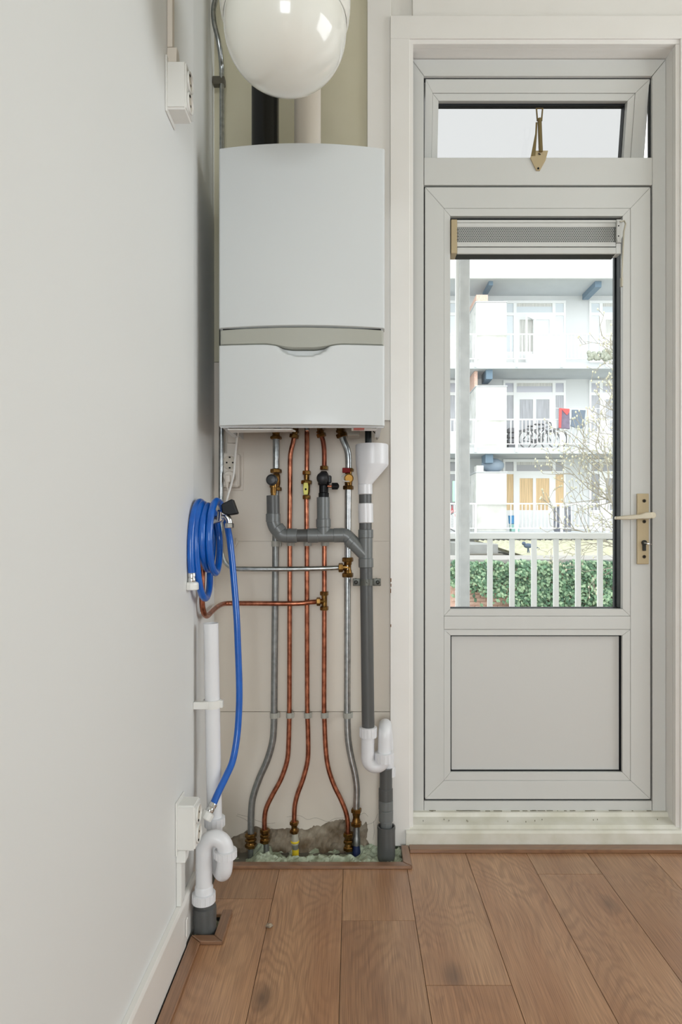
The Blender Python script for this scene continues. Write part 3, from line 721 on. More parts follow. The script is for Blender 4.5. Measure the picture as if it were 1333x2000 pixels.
# the cable duct above this socket
dc = thing('cable_duct', P(453, 882, 2.085), 'cream cable duct above the socket under the boiler', 'cable duct')
m = MB(); m.box((XP(443.5, 2.075), 2.075, ZP(884.5, 2.05)), (XP(463, 2.075), DW-.0003, ZP(863.5, 2.05)), .001); m.build('duct_piece', M_plasb, dc)
m = MB(); m.box((XP(445, 2.079), 2.079, ZP(863, 2.05)), (XP(462, 2.079), DW-.0003, 1.32), .001); m.build('duct_piece', M_plasb, dc)
ylo = 1.552; socket((WX, ylo, .305), math.radians(90), 'white double wall socket low on the left wall beside the white trap')
socket((WX, 1.471, 1.995), math.radians(90), 'white double wall socket high on the left wall beside the lamp')
dl_ = thing('cable_duct', (WX+.006, 1.545, .12), 'white cable duct between the low left socket and the baseboard', 'cable duct')
m = MB(); m.box((WX+.0003, 1.525, .1205), (WX+.012, 1.545, .226), .0012); m.build('duct_piece', M_plas, dl_)
m = MB(); m.box((WX+.0003, 1.545, .1205), (WX+.010, 1.568, .235), .0012); m.build('duct_piece', M_plas, dl_)
m = MB(); m.prism([(1.522, .2245), (1.552, .2245), (1.575, .2515), (1.527, .2515)], 'x', WX+.0003, WX+.022, .001); m.build('duct_adapter', M_plas, dl_)
du_ = thing('cable_duct', (WX+.006, 1.46, 2.06), 'white cable duct above the high left socket', 'cable duct')
m = MB(); m.box((WX+.0003, 1.450, 2.085), (WX+.012, 1.468, ZC-.001), .0012); m.build('duct_piece', M_plasb, du_)
m = MB(); m.prism([(1.450, 2.084), (1.468, 2.084), (1.485, 2.0485), (1.446, 2.0485)], 'x', WX+.0003, WX+.022, .001); m.build('duct_adapter', M_plasb, du_)

# ================================================================ PIPES
DP = 2.06; UP = Vector((0,0,1))
def pipe(mb, lst, D, r, k=7, n=16): return mb.tube(spline(pxs(lst, D), k), r, n)
def pz(y, D=DP): return ZP(y, D)
def nutp(mb, px, py, r, L, D=DP, d=UP): return mb.nut(P(px, py, D), d, r, L)
def clip(parent, px, py, r, D=DP):
    """open plastic pipe clip with its foot on the wall"""
    c = P(px, py, D); m = MB(); h = .0085
    pts = []; 
    for k in range(19):
        a = math.radians(-250+320*k/18); pts.append((c.x+(r+.0028)*math.cos(a), c.y+(r+.0028)*math.sin(a)))
    ins = []
    for k in range(18, -1, -1):
        a = math.radians(-250+320*k/18); ins.append((c.x+(r+.0004)*math.cos(a), c.y+(r+.0004)*math.sin(a)))
    m.prism(pts+ins, 'z', c.z-h, c.z+h, .0006)
    m.box((c.x-.007, c.y+r+.0015, c.z-h), (c.x+.007, DW-.0004, c.z+h), .0008)
    m.box((c.x+r+.0005, c.y-.002, c.z-h), (c.x+r+.007, c.y+r*.9, c.z+h), .0008)
    return m.build('pipe_clip', M_clip, parent)
def fitting(parent, px, py0, py1, r, D=DP, name='compression_fitting', nuts=2, mm=M_brass, body=.72):
    """two hexagon nuts with a ribbed body between, py0 top .. py1 bottom"""
    m = MB(); s = F/D; L = (py1-py0)/s; nl = min(.013, L*.30); z0 = ZP(py0, D); z1 = ZP(py1, D); x = XP(px, D)
    m.nut((x, D, z0-nl/2), UP, r, nl)
    if nuts > 1: m.nut((x, D, z1+nl/2), UP, r, nl)
    if nuts > 2: m.nut((x, D, (z0+z1)/2), UP, r*.97, nl*.8)
    m.lathe([(r*body, z1+.001), (r*body, z1+L*.35), (r*body*.86, z1+L*.42), (r*body*.86, z1+L*.58), (r*body, z1+L*.65), (r*body, z0-.001)], (x, D, 0), n=20)
    return m.build(name, mm, parent)
R22, R15 = .0105, .0075
# --- galvanised pipe left (A)
A_ = thing('galvanised_pipe', P(490.5, 1678, DP), 'galvanised steel pipe, leftmost of the five risers, swerving left at the floor', 'pipe')
m = MB(); pipe(m, [(540,815),(540,842),(539.7,860),(539.6,915)], DP, R22); m.build('upper_pipe', M_galv, A_)
m = MB(); pipe(m, [(539,955),(538.6,1060),(538.2,1111),(537,1250),(535.6,1395),(535.2,1415),(532.8,1447),(523,1483),(506.5,1521),(494.8,1556),(491.2,1585),(490.4,1630)], DP, R22); m.build('lower_pipe', M_galvd, A_)
m = MB(); pipe(m, [(490,1650),(489.6,1690)], DP, .0085); m.build('floor_pipe', M_galvd, A_)
fitting(A_, 539.5, 838, 858, .0185); 
m = MB(); nutp(m, 539.6, 920, .0185, .013); nutp(m, 540, 955, .0175, .013)
m.lathe([(.011, pz(958)), (.011, pz(950)), (.013, pz(944)), (.013, pz(930)), (.010, pz(925))], (XP(540, DP), DP, 0), n=18)
c0 = P(540, 937, DP); m.cyl(c0, P(533, 937, 2.01), .009, 14); m.lathe([(.0095, 0), (.0095, .016), (.012, .017), (.012, .028), (.008, .03)], P(534.5, 963, 2.012), UP, 16); m.cyl(P(534.5, 975, 2.012), P(534.5, 955, 2.012), .008, 14)
v = m.build('safety_valve', M_brass, A_)
m = MB(); m.lathe([(.004, 0), (.013, .003), (.0175, .010), (.0172, .018), (.012, .024), (.002, .026)], P(532.5, 938, 2.004), Vector((-.03,-1,0)), 24); tag(m.build('valve_knob', mat('charcoal_plastic', (52,54,56), .4), v), 'round charcoal valve knob')
fitting(A_, 490.2, 1627, 1655, .0185, nuts=3)
clip(A_, 535.8, 1397, R22); clip(A_, 538.8, 1062, R22)
# --- copper B
B_ = thing('copper_pipe', P(521, 1678, DP), 'copper pipe, second riser from the left, joined to the boiler by a tilted nut', 'pipe')
m = MB(); pipe(m, [(576.2,846),(573,864),(568.8,881),(567,900),(566.8,960),(566,1030),(566.4,1062),(566,1250),(565.6,1384),(565.2,1410),(564.3,1445),(561.5,1484),(549.5,1521),(533.5,1551),(521,1577),(517.2,1597),(517,1622)], DP, R15, 7); m.build('pipe', M_cop, B_)
m = MB(); pipe(m, [(520,1640),(521.5,1690)], DP, .009); m.build('floor_pipe', M_galvd, B_)
m = MB(); dd = P(573, 864, DP)-P(577, 842, DP); m.nut(P(574.9, 852, DP), dd, .0148, .013); m.nut(P(577, 842.5, DP), dd, .0125, .007); m.tube(spline([P(578,812,DP), P(578.2,836,DP), P(575.5,850,DP)],5), .009, 14); m.build('compression_nut', M_brass, B_)
fitting(B_, 518, 1619, 1646, .0158, nuts=3); clip(B_, 565.6, 1397, R15); clip(B_, 567, 1061, R15)
# --- copper C with yellow valve
C_ = thing('copper_pipe', P(578, 1678, DP), 'copper gas pipe, middle riser, with a yellow valve handle', 'pipe')
m = MB(); pipe(m, [(600,812),(600,836),(600,880),(599.8,925)], DP, R15); m.build('upper_pipe', M_cop, C_)
m = MB(); pipe(m, [(599,970),(599.3,1030),(599.8,1062),(600.2,1250),(600.6,1384),(601,1400),(602.2,1440),(601.4,1484),(592.5,1521),(582,1550),(576.2,1574),(575,1600),(575,1608)], DP, R15); m.build('lower_pipe', M_cop, C_)
m = MB(); nutp(m, 599.5, 923.5, .0135, .013); nutp(m, 599.3, 971, .0128, .013)
m.lathe([(.009, pz(966)), (.011, pz(958)), (.011, pz(944)), (.0075, pz(940)), (.0085, pz(934)), (.0085, pz(928))], (XP(599.3, DP), DP, 0), n=18)
m.nut(P(599.2, 942, DP), UP, .0178, .013); m.cyl(P(599.3, 955, DP), P(598, 955, 2.03), .006, 12); v = m.build('gas_valve', M_brass, C_)
m = MB()
q = [P(a, b, 2.03) for a, b in ((594,943),(602,943),(603,950),(602.5,960),(601.5,966.5),(594,966.5),(593,957),(593.2,949))]
m.prism([(p.x, p.z) for p in q], 'y', 2.022, 2.030, .0012); h = m.build('valve_handle', M_yel, v); tag(h, 'yellow valve handle')
m = MB(); m.cyl(P(597.5,955.5,2.0221), P(597.5,955.5,2.0212), .0032, 10); m.build('handle_screw', M_hole, C_)
fitting(C_, 575.2, 1604, 1627, .0148)
m = MB(); m.lathe([(.0125, pz(1648)), (.0125, pz(1638)), (.0105, pz(1634)), (.0105, pz(1622))], (XP(576.5, DP), DP, 0), n=18); m.build('transparent_sleeve', mat('clear_sleeve', (170,165,150), .2), C_)
m = MB(); m.lathe([(.0125, pz(1645.5)), (.0140, pz(1644)), (.0140, pz(1642.5)), (.0125, pz(1641))], (XP(576.5, DP), DP, 0), n=18, caps=False); m.build('yellow_ring', mat('yellow_tape', (214,186,40), .5), C_)
m = MB(); m.lathe([(.0108, pz(1676)), (.0108, pz(1658))], (XP(577.5, DP), DP, 0), n=18); m.build('yellow_tape', mat('yellow_tape', (214,186,40), .5), C_)
m = MB(); m.cyl(P(577.5, 1660, DP), P(577, 1645, DP), .0100, 16); m.cyl(P(577.5, 1690, DP), P(577.5, 1670, DP), .0095, 16); m.build('floor_pipe', mat('pale_steel', (150,150,142), .35, .6), C_)
clip(C_, 600.6, 1397, R15); clip(C_, 599.8, 1061, R15)
# --- copper D with black tap
D_ = thing('copper_pipe', P(682, 1678, DP), 'copper pipe, fourth riser from the left, with a round black tap', 'pipe')
m = MB(); pipe(m, [(626.5,846),(631,860),(633.4,876),(634,893),(633.8,912)], DP, R15); m.build('upper_pipe', M_copd, D_)
m = MB(); pipe(m, [(634,965),(634,1062),(634,1150),(633.8,1260),(633.4,1384),(634.3,1410),(636.3,1458),(641,1497),(652,1532),(666,1561),(676,1586),(679.6,1606),(680,1628)], DP, R15); m.build('lower_pipe', M_cop, D_)
m = MB(); dd = P(632, 864, DP)-P(626, 842, DP); m.nut(P(628, 850, DP), dd, .0150, .013); m.nut(P(626, 843, DP), dd, .0125, .007); m.tube(spline([P(625,812,DP), P(624.8,836,DP), P(627.5,848,DP)],5), .009, 14); m.build('compression_nut', M_brass, D_)
m = MB(); nutp(m, 633.8, 914, .0135, .013); m.build('tap_nut', M_brass, D_)
m = MB()
m.lathe([(.0135, ZP(972, 2.03)), (.0165, ZP(971.5, 2.03)), (.0165, ZP(963, 2.03)), (.0145, ZP(961.5, 2.03)), (.0145, ZP(948, 2.03)), (.018, ZP(946, 2.03)), (.018, ZP(932, 2.03)), (.0135, ZP(924, 2.03)), (.009, ZP(920, 2.03))], (XP(632.5, 2.03), 2.04, 0), n=24)
tb = m.build('tap_body', M_blk, D_)
m = MB(); m.sphere(P(631, 934, 2.01), .0195, 24, (1, .8, 1)); m.box((XP(641,2.03), 2.018, ZP(944,2.03)), (XP(648,2.03), 2.03, ZP(929,2.03)), .003); m.build('tap_knob', mat('soft_black_plastic', (38,39,41), .45), tb)
m = MB(); m.cyl(P(640, 949.5, 2.03), P(650, 949.5, 2.03), .0042, 12); m.build('side_stub', M_cop, tb)
m = MB(); m.lathe([(.0095, 0), (.0108, .001), (.0108, .018), (.008, .020), (.003, .023)], P(648.5, 949.5, 2.03), (1,0,0), 12, smooth=False); m.build('side_knob', M_blk, tb)
fitting(D_, 681, 1626, 1661, .0165, nuts=3); m = MB(); pipe(m, [(682,1655),(682.5,1690)], DP, .009); m.build('floor_pipe', M_galvd, D_)
clip(D_, 633.4, 1397, R15); clip(D_, 634, 1061, R15)
m = MB(); nutp(m, 633.8, 1159, .0138, .013); nutp(m, 633.8, 1188, .0138, .013); m.lathe([(.009, pz(1190)), (.009, pz(1157))], (XP(633.8, DP), DP, 0), n=16)
m.cyl(P(633.8, 1174.5, DP), P(622, 1175, 2.05), .0085, 14); m.nut(P(622.5, 1175, 2.048), (1,0,.02), .0135, .012); m.build('tee_fitting', M_brass, D_)
# --- galvanised E with red valve
E_ = thing('galvanised_pipe', P(697, 1678, DP), 'galvanised steel pipe, rightmost of the five risers, with a red valve lever', 'pipe')
m = MB(); pipe(m, [(667.5,848),(671.5,861),(678.6,878.5),(681,896),(681,918)], DP, R22); m.build('upper_pipe', M_galv, E_)
m = MB(); pipe(m, [(680.4,952),(680,1030),(679.8,1090),(679.2,1120),(679,1250),(678.6,1384),(679,1415),(680.8,1447),(686.5,1481),(693.5,1511),(697.2,1541),(696.8,1565),(696.3,1582)], DP, R22); m.build('lower_pipe', M_galv, E_)
m = MB(); dd = P(671, 861, DP)-P(666, 845, DP); m.nut(P(668.2, 850, DP), dd, .0185, .014); m.nut(P(665.5, 841, DP), dd, .0150, .009); m.tube(spline([P(664,812,DP), P(664.3,836,DP), P(667,846,DP)],5), .0115, 14); m.build('compression_nut', M_brass, E_)
m = MB(); nutp(m, 681.5, 918, .0172, .011); nutp(m, 680.8, 952.5, .0178, .013); m.lathe([(.011, pz(955)), (.012, pz(945)), (.013, pz(936)), (.011, pz(925)), (.011, pz(915))], (XP(681, DP), DP, 0), n=18)
m.cyl(P(681.5, 934.5, DP), P(682, 934.5, 2.028), .0095, 16)
v = m.build('stop_valve', M_brass, E_)
m = MB(); m.lathe([(.0138, 0), (.0145, .001), (.0145, .007), (.012, .008), (.0115, .004), (.004, .004)], P(682, 934.5, 2.03), (0,-1,0), 24); m.build('valve_cap', M_brassb, v)
m = MB(); a, b = P(669, 923, 2.03), P(684.5, 913.5, 2.03); m.box((a.x, 2.030, a.z), (b.x, 2.044, b.z), .0012); tag(m.build('valve_lever', M_red, v), 'red valve lever')
m = MB(); m.tube(spline([P(678,927,2.03), P(669,930,2.02), P(668.5,934.5,2.014), P(673,939.5,2.012), P(683,940,2.016)], 6), .0019, 8); m.build('seal_tag', M_plas, v)
m = MB(); nutp(m, 679.8, 1093, .0185, .014); nutp(m, 679.8, 1123, .0185, .014); m.lathe([(.0125, pz(1126)), (.0125, pz(1114)), (.0105, pz(1112)), (.0105, pz(1104)), (.0125, pz(1102)), (.0125, pz(1090))], (XP(679.8, DP), DP, 0), n=18)
m.cyl(P(679.8, 1108.5, DP), P(664, 1108.7, 2.045), .0095, 14); m.nut(P(666, 1108.6, 2.043), (1,0,0), .0148, .014); m.build('tee_fitting', M_brass, E_)
fitting(E_, 696.5, 1579, 1613, .0175, nuts=2)
m = MB(); m.lathe([(.012, pz(1650)), (.012, pz(1636)), (.0095, pz(1633)), (.0095, pz(1610))], (XP(697, DP), DP, 0), n=16); m.build('floor_pipe', M_galvd, E_)
m = MB(); m.lathe([(.012, pz(1680)), (.0135, pz(1674)), (.0135, pz(1664)), (.012, pz(1660)), (.010, pz(1650))], (XP(697, DP), DP, 0), n=18); m.build('blue_sleeve', mat('blue_sleeve', (28,42,84), .45), E_)
clip(E_, 678.8, 1397, R22)
# --- horizontal galvanised pipe coming down the corner
F_ = thing('galvanised_pipe', P(560, 1111, 2.035), 'thin galvanised pipe coming down the left corner and turning right to a brass tee', 'pipe')
m = MB()
pts = [P(427,-140,1.99), P(423,-20,1.99), P(417.5,18,1.99), P(419,45,1.99), P(427,80,2.0), P(431.5,112,2.02), P(433.5,150,2.045), P(433.8,300,2.05), P(433.5,560,2.05), P(432.6,850,2.05), P(431.8,1000,2.045), P(432,1060,2.04), P(435,1086,2.035), P(444,1102,2.035), P(458,1110,2.035), P(480,1111.3,2.035), P(560,1111.4,2.035), P(620,1110.5,2.035), P(650,1109.5,2.04), P(664,1108.7,2.043)]
m.tube(spline(pts, 7), .0078, 14); m.build('pipe', M_galv, F_)
m = MB(); c = P(433.8, 160, 2.05); m.box((WX-.026, 2.038, c.z-.012), (c.x+.010, 2.062, c.z+.012), .002)
m.build('pipe_clip', mat('dark_clip', (92,88,76), .5), F_)
# --- copper pipe running down the left wall and across
G_ = thing('copper_pipe', P(520, 1178, 2.035), 'copper pipe dropping behind the blue hose and running across to the fourth riser', 'pipe')
pts = [P(396.5,1030,1.735), P(396,1110,1.735), P(395,1160,1.735), P(395.6,1184,1.74), P(399,1198,1.755), P(405,1203,1.80), P(413.5,1195,1.87), P(424,1186,1.95), P(434,1180.5,2.01), P(446,1178.5,2.035), P(480,1178.5,2.035), P(576,1178.8,2.035), P(604,1176.5,2.04), P(622,1175,2.048)]
m = MB(); m.tube(spline(pts, 8), R15, 14); m.build('pipe', M_cop, G_)
# ================================================================ TAP AND BLUE HOSE
tp = thing('wall_tap', P(398, 1030, 1.735), 'chrome wall tap with a black handle behind the coiled blue hose', 'tap')
m = MB(); m.cyl((WX+.0005, 1.735, ZP(1022,1.735)), P(402, 1022, 1.735), .017, 20, .002); m.cyl(P(398,1022,1.735), P(434,1012,1.715), .0105, 16, .001)
m.cyl(P(396.3,1034,1.735), P(396.3,1018,1.735), .011, 14)
m.tube(fillet([P(428,1013,1.715), P(441,1005,1.70), P(448,1016,1.70), P(448,1024,1.70)], .012, 5), .0085, 12)
m.nut(P(448.5,1026.5,1.70), UP, .0115, .013)
m.cyl(P(430,1016,1.712), P(432,998,1.705), .0095, 14)
m.box(P(433,1006,1.69), P(455,1001,1.705), .0015)
m.build('tap_body', M_chrome, tp)
hm = MB(); q0 = [P(a,b,1.70) for a, b in ((434,985),(456,974.5),(466.5,1004),(448,1007),(436,1003))]
hm.prism([(p.x, p.z) for p in q0], 'y', 1.685, 1.712, .003); tag(hm.build('tap_handle', M_blk, tp), 'black tap handle')
hs = thing('garden_hose', P(412, 1168, 1.72), 'blue rubber filling hose hanging in a coil from the wall tap', 'hose')
cp = [(-.4055,.893,1.632), (-.4070,.93,1.628), (-.4075,.985,1.630), (-.406,1.04,1.648), (-.404,1.075,1.685), (-.403,1.078,1.735), (-.401,1.045,1.785), (-.398,.98,1.80), (-.395,.91,1.79), (-.391,.85,1.765), (-.3895,.826,1.715), (-.3915,.85,1.668), (-.3945,.91,1.642), (-.3955,.98,1.636), (-.3955,1.045,1.655), (-.394,1.075,1.70), (-.391,1.055,1.765), (-.388,.99,1.795), (-.385,.93,1.77), (-.3825,.902,1.715), (-.381,.93,1.655), (-.3805,.98,1.636), (-.3805,1.035,1.65), (-.380,1.070,1.70), (-.376,1.05,1.76), (-.370,.99,1.795), (-.3655,.925,1.77), (-.3625,.893,1.715), (-.363,.92,1.66), (-.3635,.98,1.638), (-.3625,1.045,1.655), (-.359,1.082,1.70), (-.354,1.07,1.755), (-.349,1.03,1.785)]
pts = [Vector((x, y, z)) for x, z, y in cp]
tail = [(447.5,1045,1.78),(450.5,1066,1.775),(455.5,1115,1.77),(462,1197,1.76),(465.3,1270,1.755),(467.6,1340,1.75),(467,1387,1.745),(463.3,1438,1.735),(455,1485,1.715),(442.5,1515,1.695),(428,1545,1.675),(416,1572,1.655)]
pts += [P(*t) for t in tail]
m = MB(); sp = spline(pts, 10); m.tube(sp, .0089, 16); m.build('hose', M_blue, hs)
def hose_end(p, d, d2=None):
    p = Vector(p); d = Vector(d).normalized()
    m = MB(); m.lathe([(.0092, -.006), (.0102, -.004), (.0102, .004), (.0092, .005), (.0092, .007), (.0104, .009), (.0104, .017), (.009, .019), (.007, .021)], p, d, 16); m.build('ferrule', M_chrome, hs)
    m = MB(); m.lathe([(.012, .0), (.0165, .0025), (.0172, .006), (.0172, .018), (.016, .020), (.010, .020)], p+d*.017, d, 12, smooth=False); m.build('hose_nut', M_plas, hs)
    return p+d*.037
e1 = hose_end(pts[0], (.004, 0, -1)); e2 = hose_end(P(415.5,1573,1.654), P(402,1597,1.640)-P(415.5,1573,1.654))
# ================================================================ WHITE WASTE STANDPIPE (left)
wp = thing('standpipe', P(398, 1828, 1.62), 'open white plastic standpipe with a trap at the left wall', 'waste pipe')
rw = .0195
pa, pb = P(412.3,1217,1.71), P(419.5,1606,1.71)
m = MB()
t = bmesh.new()
def hollow(mb, a, b, ro, ri, n=28):
    L = (b-a).length
    mb.lathe([(ri, L), (ro, L), (ro, 0), (ri, 0)], a, b-a, n, caps=False)
    mb.lathe([(ri, L), (ri, max(0, L-.25))], a, b-a, n, caps=False)
hollow(m, pb, pa, rw, rw-.002); m.build('pipe', M_wpvc, wp)
dd = (pa-pb).normalized(); pc = P(414.6,1374,1.71)
m = MB(); m.lathe([(rw+.0004, -.0105), (rw+.0042, -.0105), (rw+.0042, .0105), (rw+.0004, .0105)], pc, dd, 28, caps=False)
m.box((WX+.0004, 1.690, pc.z-.0095), (pc.x-.012, 1.703, pc.z+.0095), .001); m.box((pc.x+rw+.001, 1.700, pc.z-.0095), (pc.x+rw+.010, 1.714, pc.z+.0095), .001)
m.box((WX+.0004, 1.686, pc.z-.0095), (pc.x-.006, 1.693, pc.z+.0095), .001); m.build('pipe_clamp', M_plas, wp)
def wnut(mb, c, d, r, h, n=16):
    mb.lathe([(r-.003, -h/2), (r, -h/2+.001), (r, h/2-.001), (r-.0035, h/2)], c, d, 36)
    q = Vector(d).normalized().to_track_quat('Z', 'Y')
    for k in range(n):
        a = 2*math.pi*k/n; off = q @ Vector((r*math.cos(a), r*math.sin(a), 0)); 
        mb.cyl(Vector(c)+off-Vector(d).normalized()*h*.42, Vector(c)+off+Vector(d).normalized()*h*.42, .0011, 5)
rt = .0203
j1 = P(419.7,1612,1.71)
m = MB(); wnut(m, P(419.7,1604,1.71), (0,0,1), .0265, .024); m.build('union_nut', M_wpvc, wp)
zU = ZP(1696, 1.635)
ptsJ = [P(419.8,1595,1.71), P(420,1650,1.71), Vector((P(420,1650,1.71).x, 1.71, zU+.022)), Vector(((-.366-.324)/2, 1.675, zU-.002)), Vector((-.3215, 1.625, zU+.022)), P(441,1668,1.625)]
m = MB(); m.tube(fillet([P(419.8,1595,1.71), Vector((-.3655, 1.71, zU-.012)), Vector((-.3215, 1.617, zU-.012)), P(441,1660,1.617)], .045, 10), rt, 24); m.build('trap_bend', M_wpvc, wp)
m = MB(); wnut(m, P(441,1667,1.617), (0,0,1), .0275, .020); m.build('union_nut', M_wpvc, wp)
xl, xr = XP(398.7, 1.615), XP(440.8, 1.617); zt = ZP(1611+20, 1.615); cxm = (xl+xr)/2; ra = (xr-xl)/2
arc = [Vector((xr, 1.617, ZP(1672,1.615)))]+[Vector((cxm+ra*math.cos(a), 1.616, ZP(1636,1.615)-.0+ (ra*.55+.004)*math.sin(a)+.0)) for a in [math.pi*k/14 for k in range(15)]]+[Vector((xl, 1.615, ZP(1756,1.615)))]
arc = [Vector((xr, 1.617, ZP(1672,1.615)))]+[Vector((cxm+ra*math.cos(math.pi*k/14), 1.616, ZP(1660.5,1.615)+ra*1.12*math.sin(math.pi*k/14))) for k in range(15)]+[Vector((xl, 1.615, ZP(1757,1.615)))]
m = MB(); m.tube(arc, rt, 24); m.lathe([(rt, 0), (rt+.0022, .002), (rt+.0022, .016), (rt, .020)], (xl, 1.615, ZP(1744,1.615)), UP, 28, caps=False); m.build('trap_arch', M_wpvc, wp)
m = MB(); wnut(m, (XP(398.3,1.615), 1.615, ZP(1752,1.615)), UP, .0283, .024); m.build('union_nut', M_wpvc, wp)
m = MB(); xg_ = XP(397.6,1.615); m.lathe([(.0275, -.055), (.0280, -.02), (.0288, ZP(1774,1.615)-.012), (.0280, ZP(1774,1.615)-.003), (.0245, ZP(1774,1.615)), (.0235, ZP(1760,1.615))], (xg_, 1.6305, 0), n=36); m.build('floor_socket', M_greyd, wp)
# ================================================================ GREY WASTE (right)
DGp = 1.985; RG = .0198
gw = thing('drain_pipe', P(755, 1683, 2.02), 'grey plastic drain under the boiler with a white funnel on top', 'waste pipe')
def seg(name, lst, r, mm=M_grey, D=DGp, fil=None, n=24):
    m = MB(); pp = pxs(lst, D); m.tube(fillet(pp, fil, 8) if fil else pp, r, n); return m.build(name, mm, gw)
def sleeve(name, px0, py0, px1, py1, r, mm=M_grey, D=DGp, hol=False):
    m = MB(); a, b = P(px0, py0, D), P(px1, py1, D); L = (b-a).length
    m.lathe([(r-.0022, 0), (r, .0015), (r, L-.0015), (r-.0022, L)], a, b-a, 28); return m.build(name, mm, gw)
# branch
m = MB(); a, b = P(534,1004,DGp), P(533.5,968,DGp); hollow(m, a, b, RG, RG-.002); m.build('inlet_cup', M_greyd, gw)
sleeve('pipe_socket', 533.8, 1003, 534, 1020, RG+.0022)
m = MB(); m.tube(fillet(pxs([(534,1003),(534,1026),(551,1046),(563,1046.5)], DGp), .02, 8), RG+.001, 24); m.build('elbow', M_grey, gw)
sleeve('pipe_socket', 540.5, 1030, 549, 1040.5, RG+.0024)
sleeve('pipe_socket', 561, 1046.2, 581, 1046.4, RG+.0022)
seg('pipe', [(575,1046.3),(610,1046)], RG, M_greyd)
sleeve('pipe_socket', 601, 1046.2, 622, 1046, RG+.0022)
m = MB(); m.tube(pxs([(615,1046),(660,1045.5)], DGp), RG+.001, 24); m.tube(pxs([(632.2,1046),(632.2,1012)], DGp), RG+.001, 24); m.build('tee', M_grey, gw)
sleeve('pipe_socket', 632.2, 1030, 632, 1013.5, RG+.0026)
m = MB(); hollow(m, P(632,1020,DGp), P(631.6,971.5,DGp), RG, RG-.002); m.build('pipe', M_grey, gw)
sleeve('pipe_socket', 652, 1045.6, 672, 1045.2, RG+.0022)
m = MB(); m.tube(fillet(pxs([(665,1045),(676,1045),(694,1063)], DGp), .02, 8), RG+.001, 24); m.build('elbow', M_grey, gw)
sleeve('pipe_socket', 681.5, 1052, 690, 1060, RG+.0024)
m = MB(); m.tube(pxs([(688,1058),(716,1086)], DGp), RG+.001, 24); m.tube(pxs([(714.8,1035),(714.9,1106)], DGp), RG+.0012, 24); m.build('branch_tee', M_grey, gw)
sleeve('pipe_socket', 714.8, 1034, 714.8, 1051, RG+.0032)
sleeve('pipe_socket', 715, 1090, 715.2, 1108.5, RG+.0030)
seg('pipe', [(713.6,955),(714.4,1040)], RG*.98, M_greyd)
sleeve('white_coupling', 714.6, 983, 715.2, 1021.5, RG+.0030, M_wpvc)
seg('pipe', [(715.4,1100),(716,1137),(719.6,1422)], RG*.98, M_greyd)
# funnel: straight on the left, sloping on the right
m = MB(); n = 40; rings = []
levels = [(944,700.2,727.4),(946,700.2,727.4),(909,695.6,758.8),(906,695,759.4),(871,694.6,759),(868.5,695.6,758)]
for y, xa, xb in levels:
    a, b = XP(xa, DGp), XP(xb, DGp); r = (b-a)/2; rings.append([(((a+b)/2)+r*math.cos(2*math.pi*k/n), DGp+min(r, .045)*math.sin(2*math.pi*k/n), ZP(y, DGp)) for k in range(n)])
inner = []
for y, xa, xb in ((868.5,697,756.6),(905,697,756.6),(944,703,725)):
    a, b = XP(xa, DGp), XP(xb, DGp); r = (b-a)/2; inner.append([(((a+b)/2)+r*math.cos(2*math.pi*k/n), DGp+min(r, .043)*math.sin(2*math.pi*k/n), ZP(y, DGp)) for k in range(n)])
allr = rings[1:]+inner; vs = [p for r in allr for p in r]
fs = [(j*n+i, j*n+(i+1) % n, (j+1)*n+(i+1) % n, (j+1)*n+i) for j in range(len(allr)-1) for i in range(n)]
m._add(vs, fs, True); bmesh.ops.recalc_face_normals(m.bm, faces=m.bm.faces[:]); tag(m.build('funnel', M_wpvc, gw), 'white plastic funnel')
sleeve('white_coupling', 713.7, 945.5, 713.9, 966, RG+.0024, M_wpvc)
# wall clamp
cl = MB(); c = P(717, 1137, DGp)
cl.lathe([(RG+.0002, -.0095), (RG+.0024, -.0095), (RG+.0024, .0095), (RG+.0002, .0095)], c, UP, 28, caps=False)
for s in (-1, 1):
    cl.box((c.x+s*(RG-.001), c.y-.003, c.z-.0115), (c.x+s*(RG+.023), c.y+.001, c.z+.0115), .0015, 2)
    cl.cyl((c.x+s*(RG+.0135), c.y-.0005, c.z), (c.x+s*(RG+.0135), DW-.0004, c.z), .005, 12)
cl.sphere(c+Vector((0,-RG-.002,0)), .002, 8)
k_ = cl.build('wall_clamp', mat('painted_clamp', (98,99,93), .45, .5), gw)
for s in (-1, 1):
    m = MB(); m.lathe([(.0062, 0), (.0062, .001), (.0045, .002)], (c.x+s*(RG+.0135), c.y-.003, c.z), (0,-1,0), 16); m.cyl((c.x+s*(RG+.0135), c.y-.0045, c.z), (c.x+s*(RG+.0135), c.y-.0055, c.z), .0024, 6)
    m.build('clamp_screw', mat('clamp_screw', (55,55,52), .35, .8), k_)
# white trap
tr = thing('waste_trap', P(757, 1517, 2.0), 'white plastic double-bend trap near the floor right of the pipe risers', 'trap')
def tpart(name, mb, mm=M_wpvc): return mb.build(name, mm, tr)
m = MB(); wnut(m, P(719.8,1429.5,DGp), UP, .0262, .032); tpart('union_nut', m)
rT = .0205
xa, xb = XP(718.7, DGp), XP(749.8, DGp); zc = ZP(1477, DGp); rr = (xb-xa)/2
u = [P(719.3,1420,DGp)]+[Vector(((xa+xb)/2+rr*math.cos(math.pi+math.pi*k/14), DGp, zc-rr*1.05+ (rr*1.05)*(1-1)+ -rr*.0 - 0)) for k in []]
u = [P(719.3,1425,DGp)]+[Vector(((xa+xb)/2+rr*math.cos(math.pi+math.pi*k/16), DGp, zc-.004+rr*1.1*math.sin(math.pi+math.pi*k/16))) for k in range(17)]+[P(750.3,1470,DGp)]
m = MB(); m.tube(u, rT, 24); tpart('trap_bend', m)
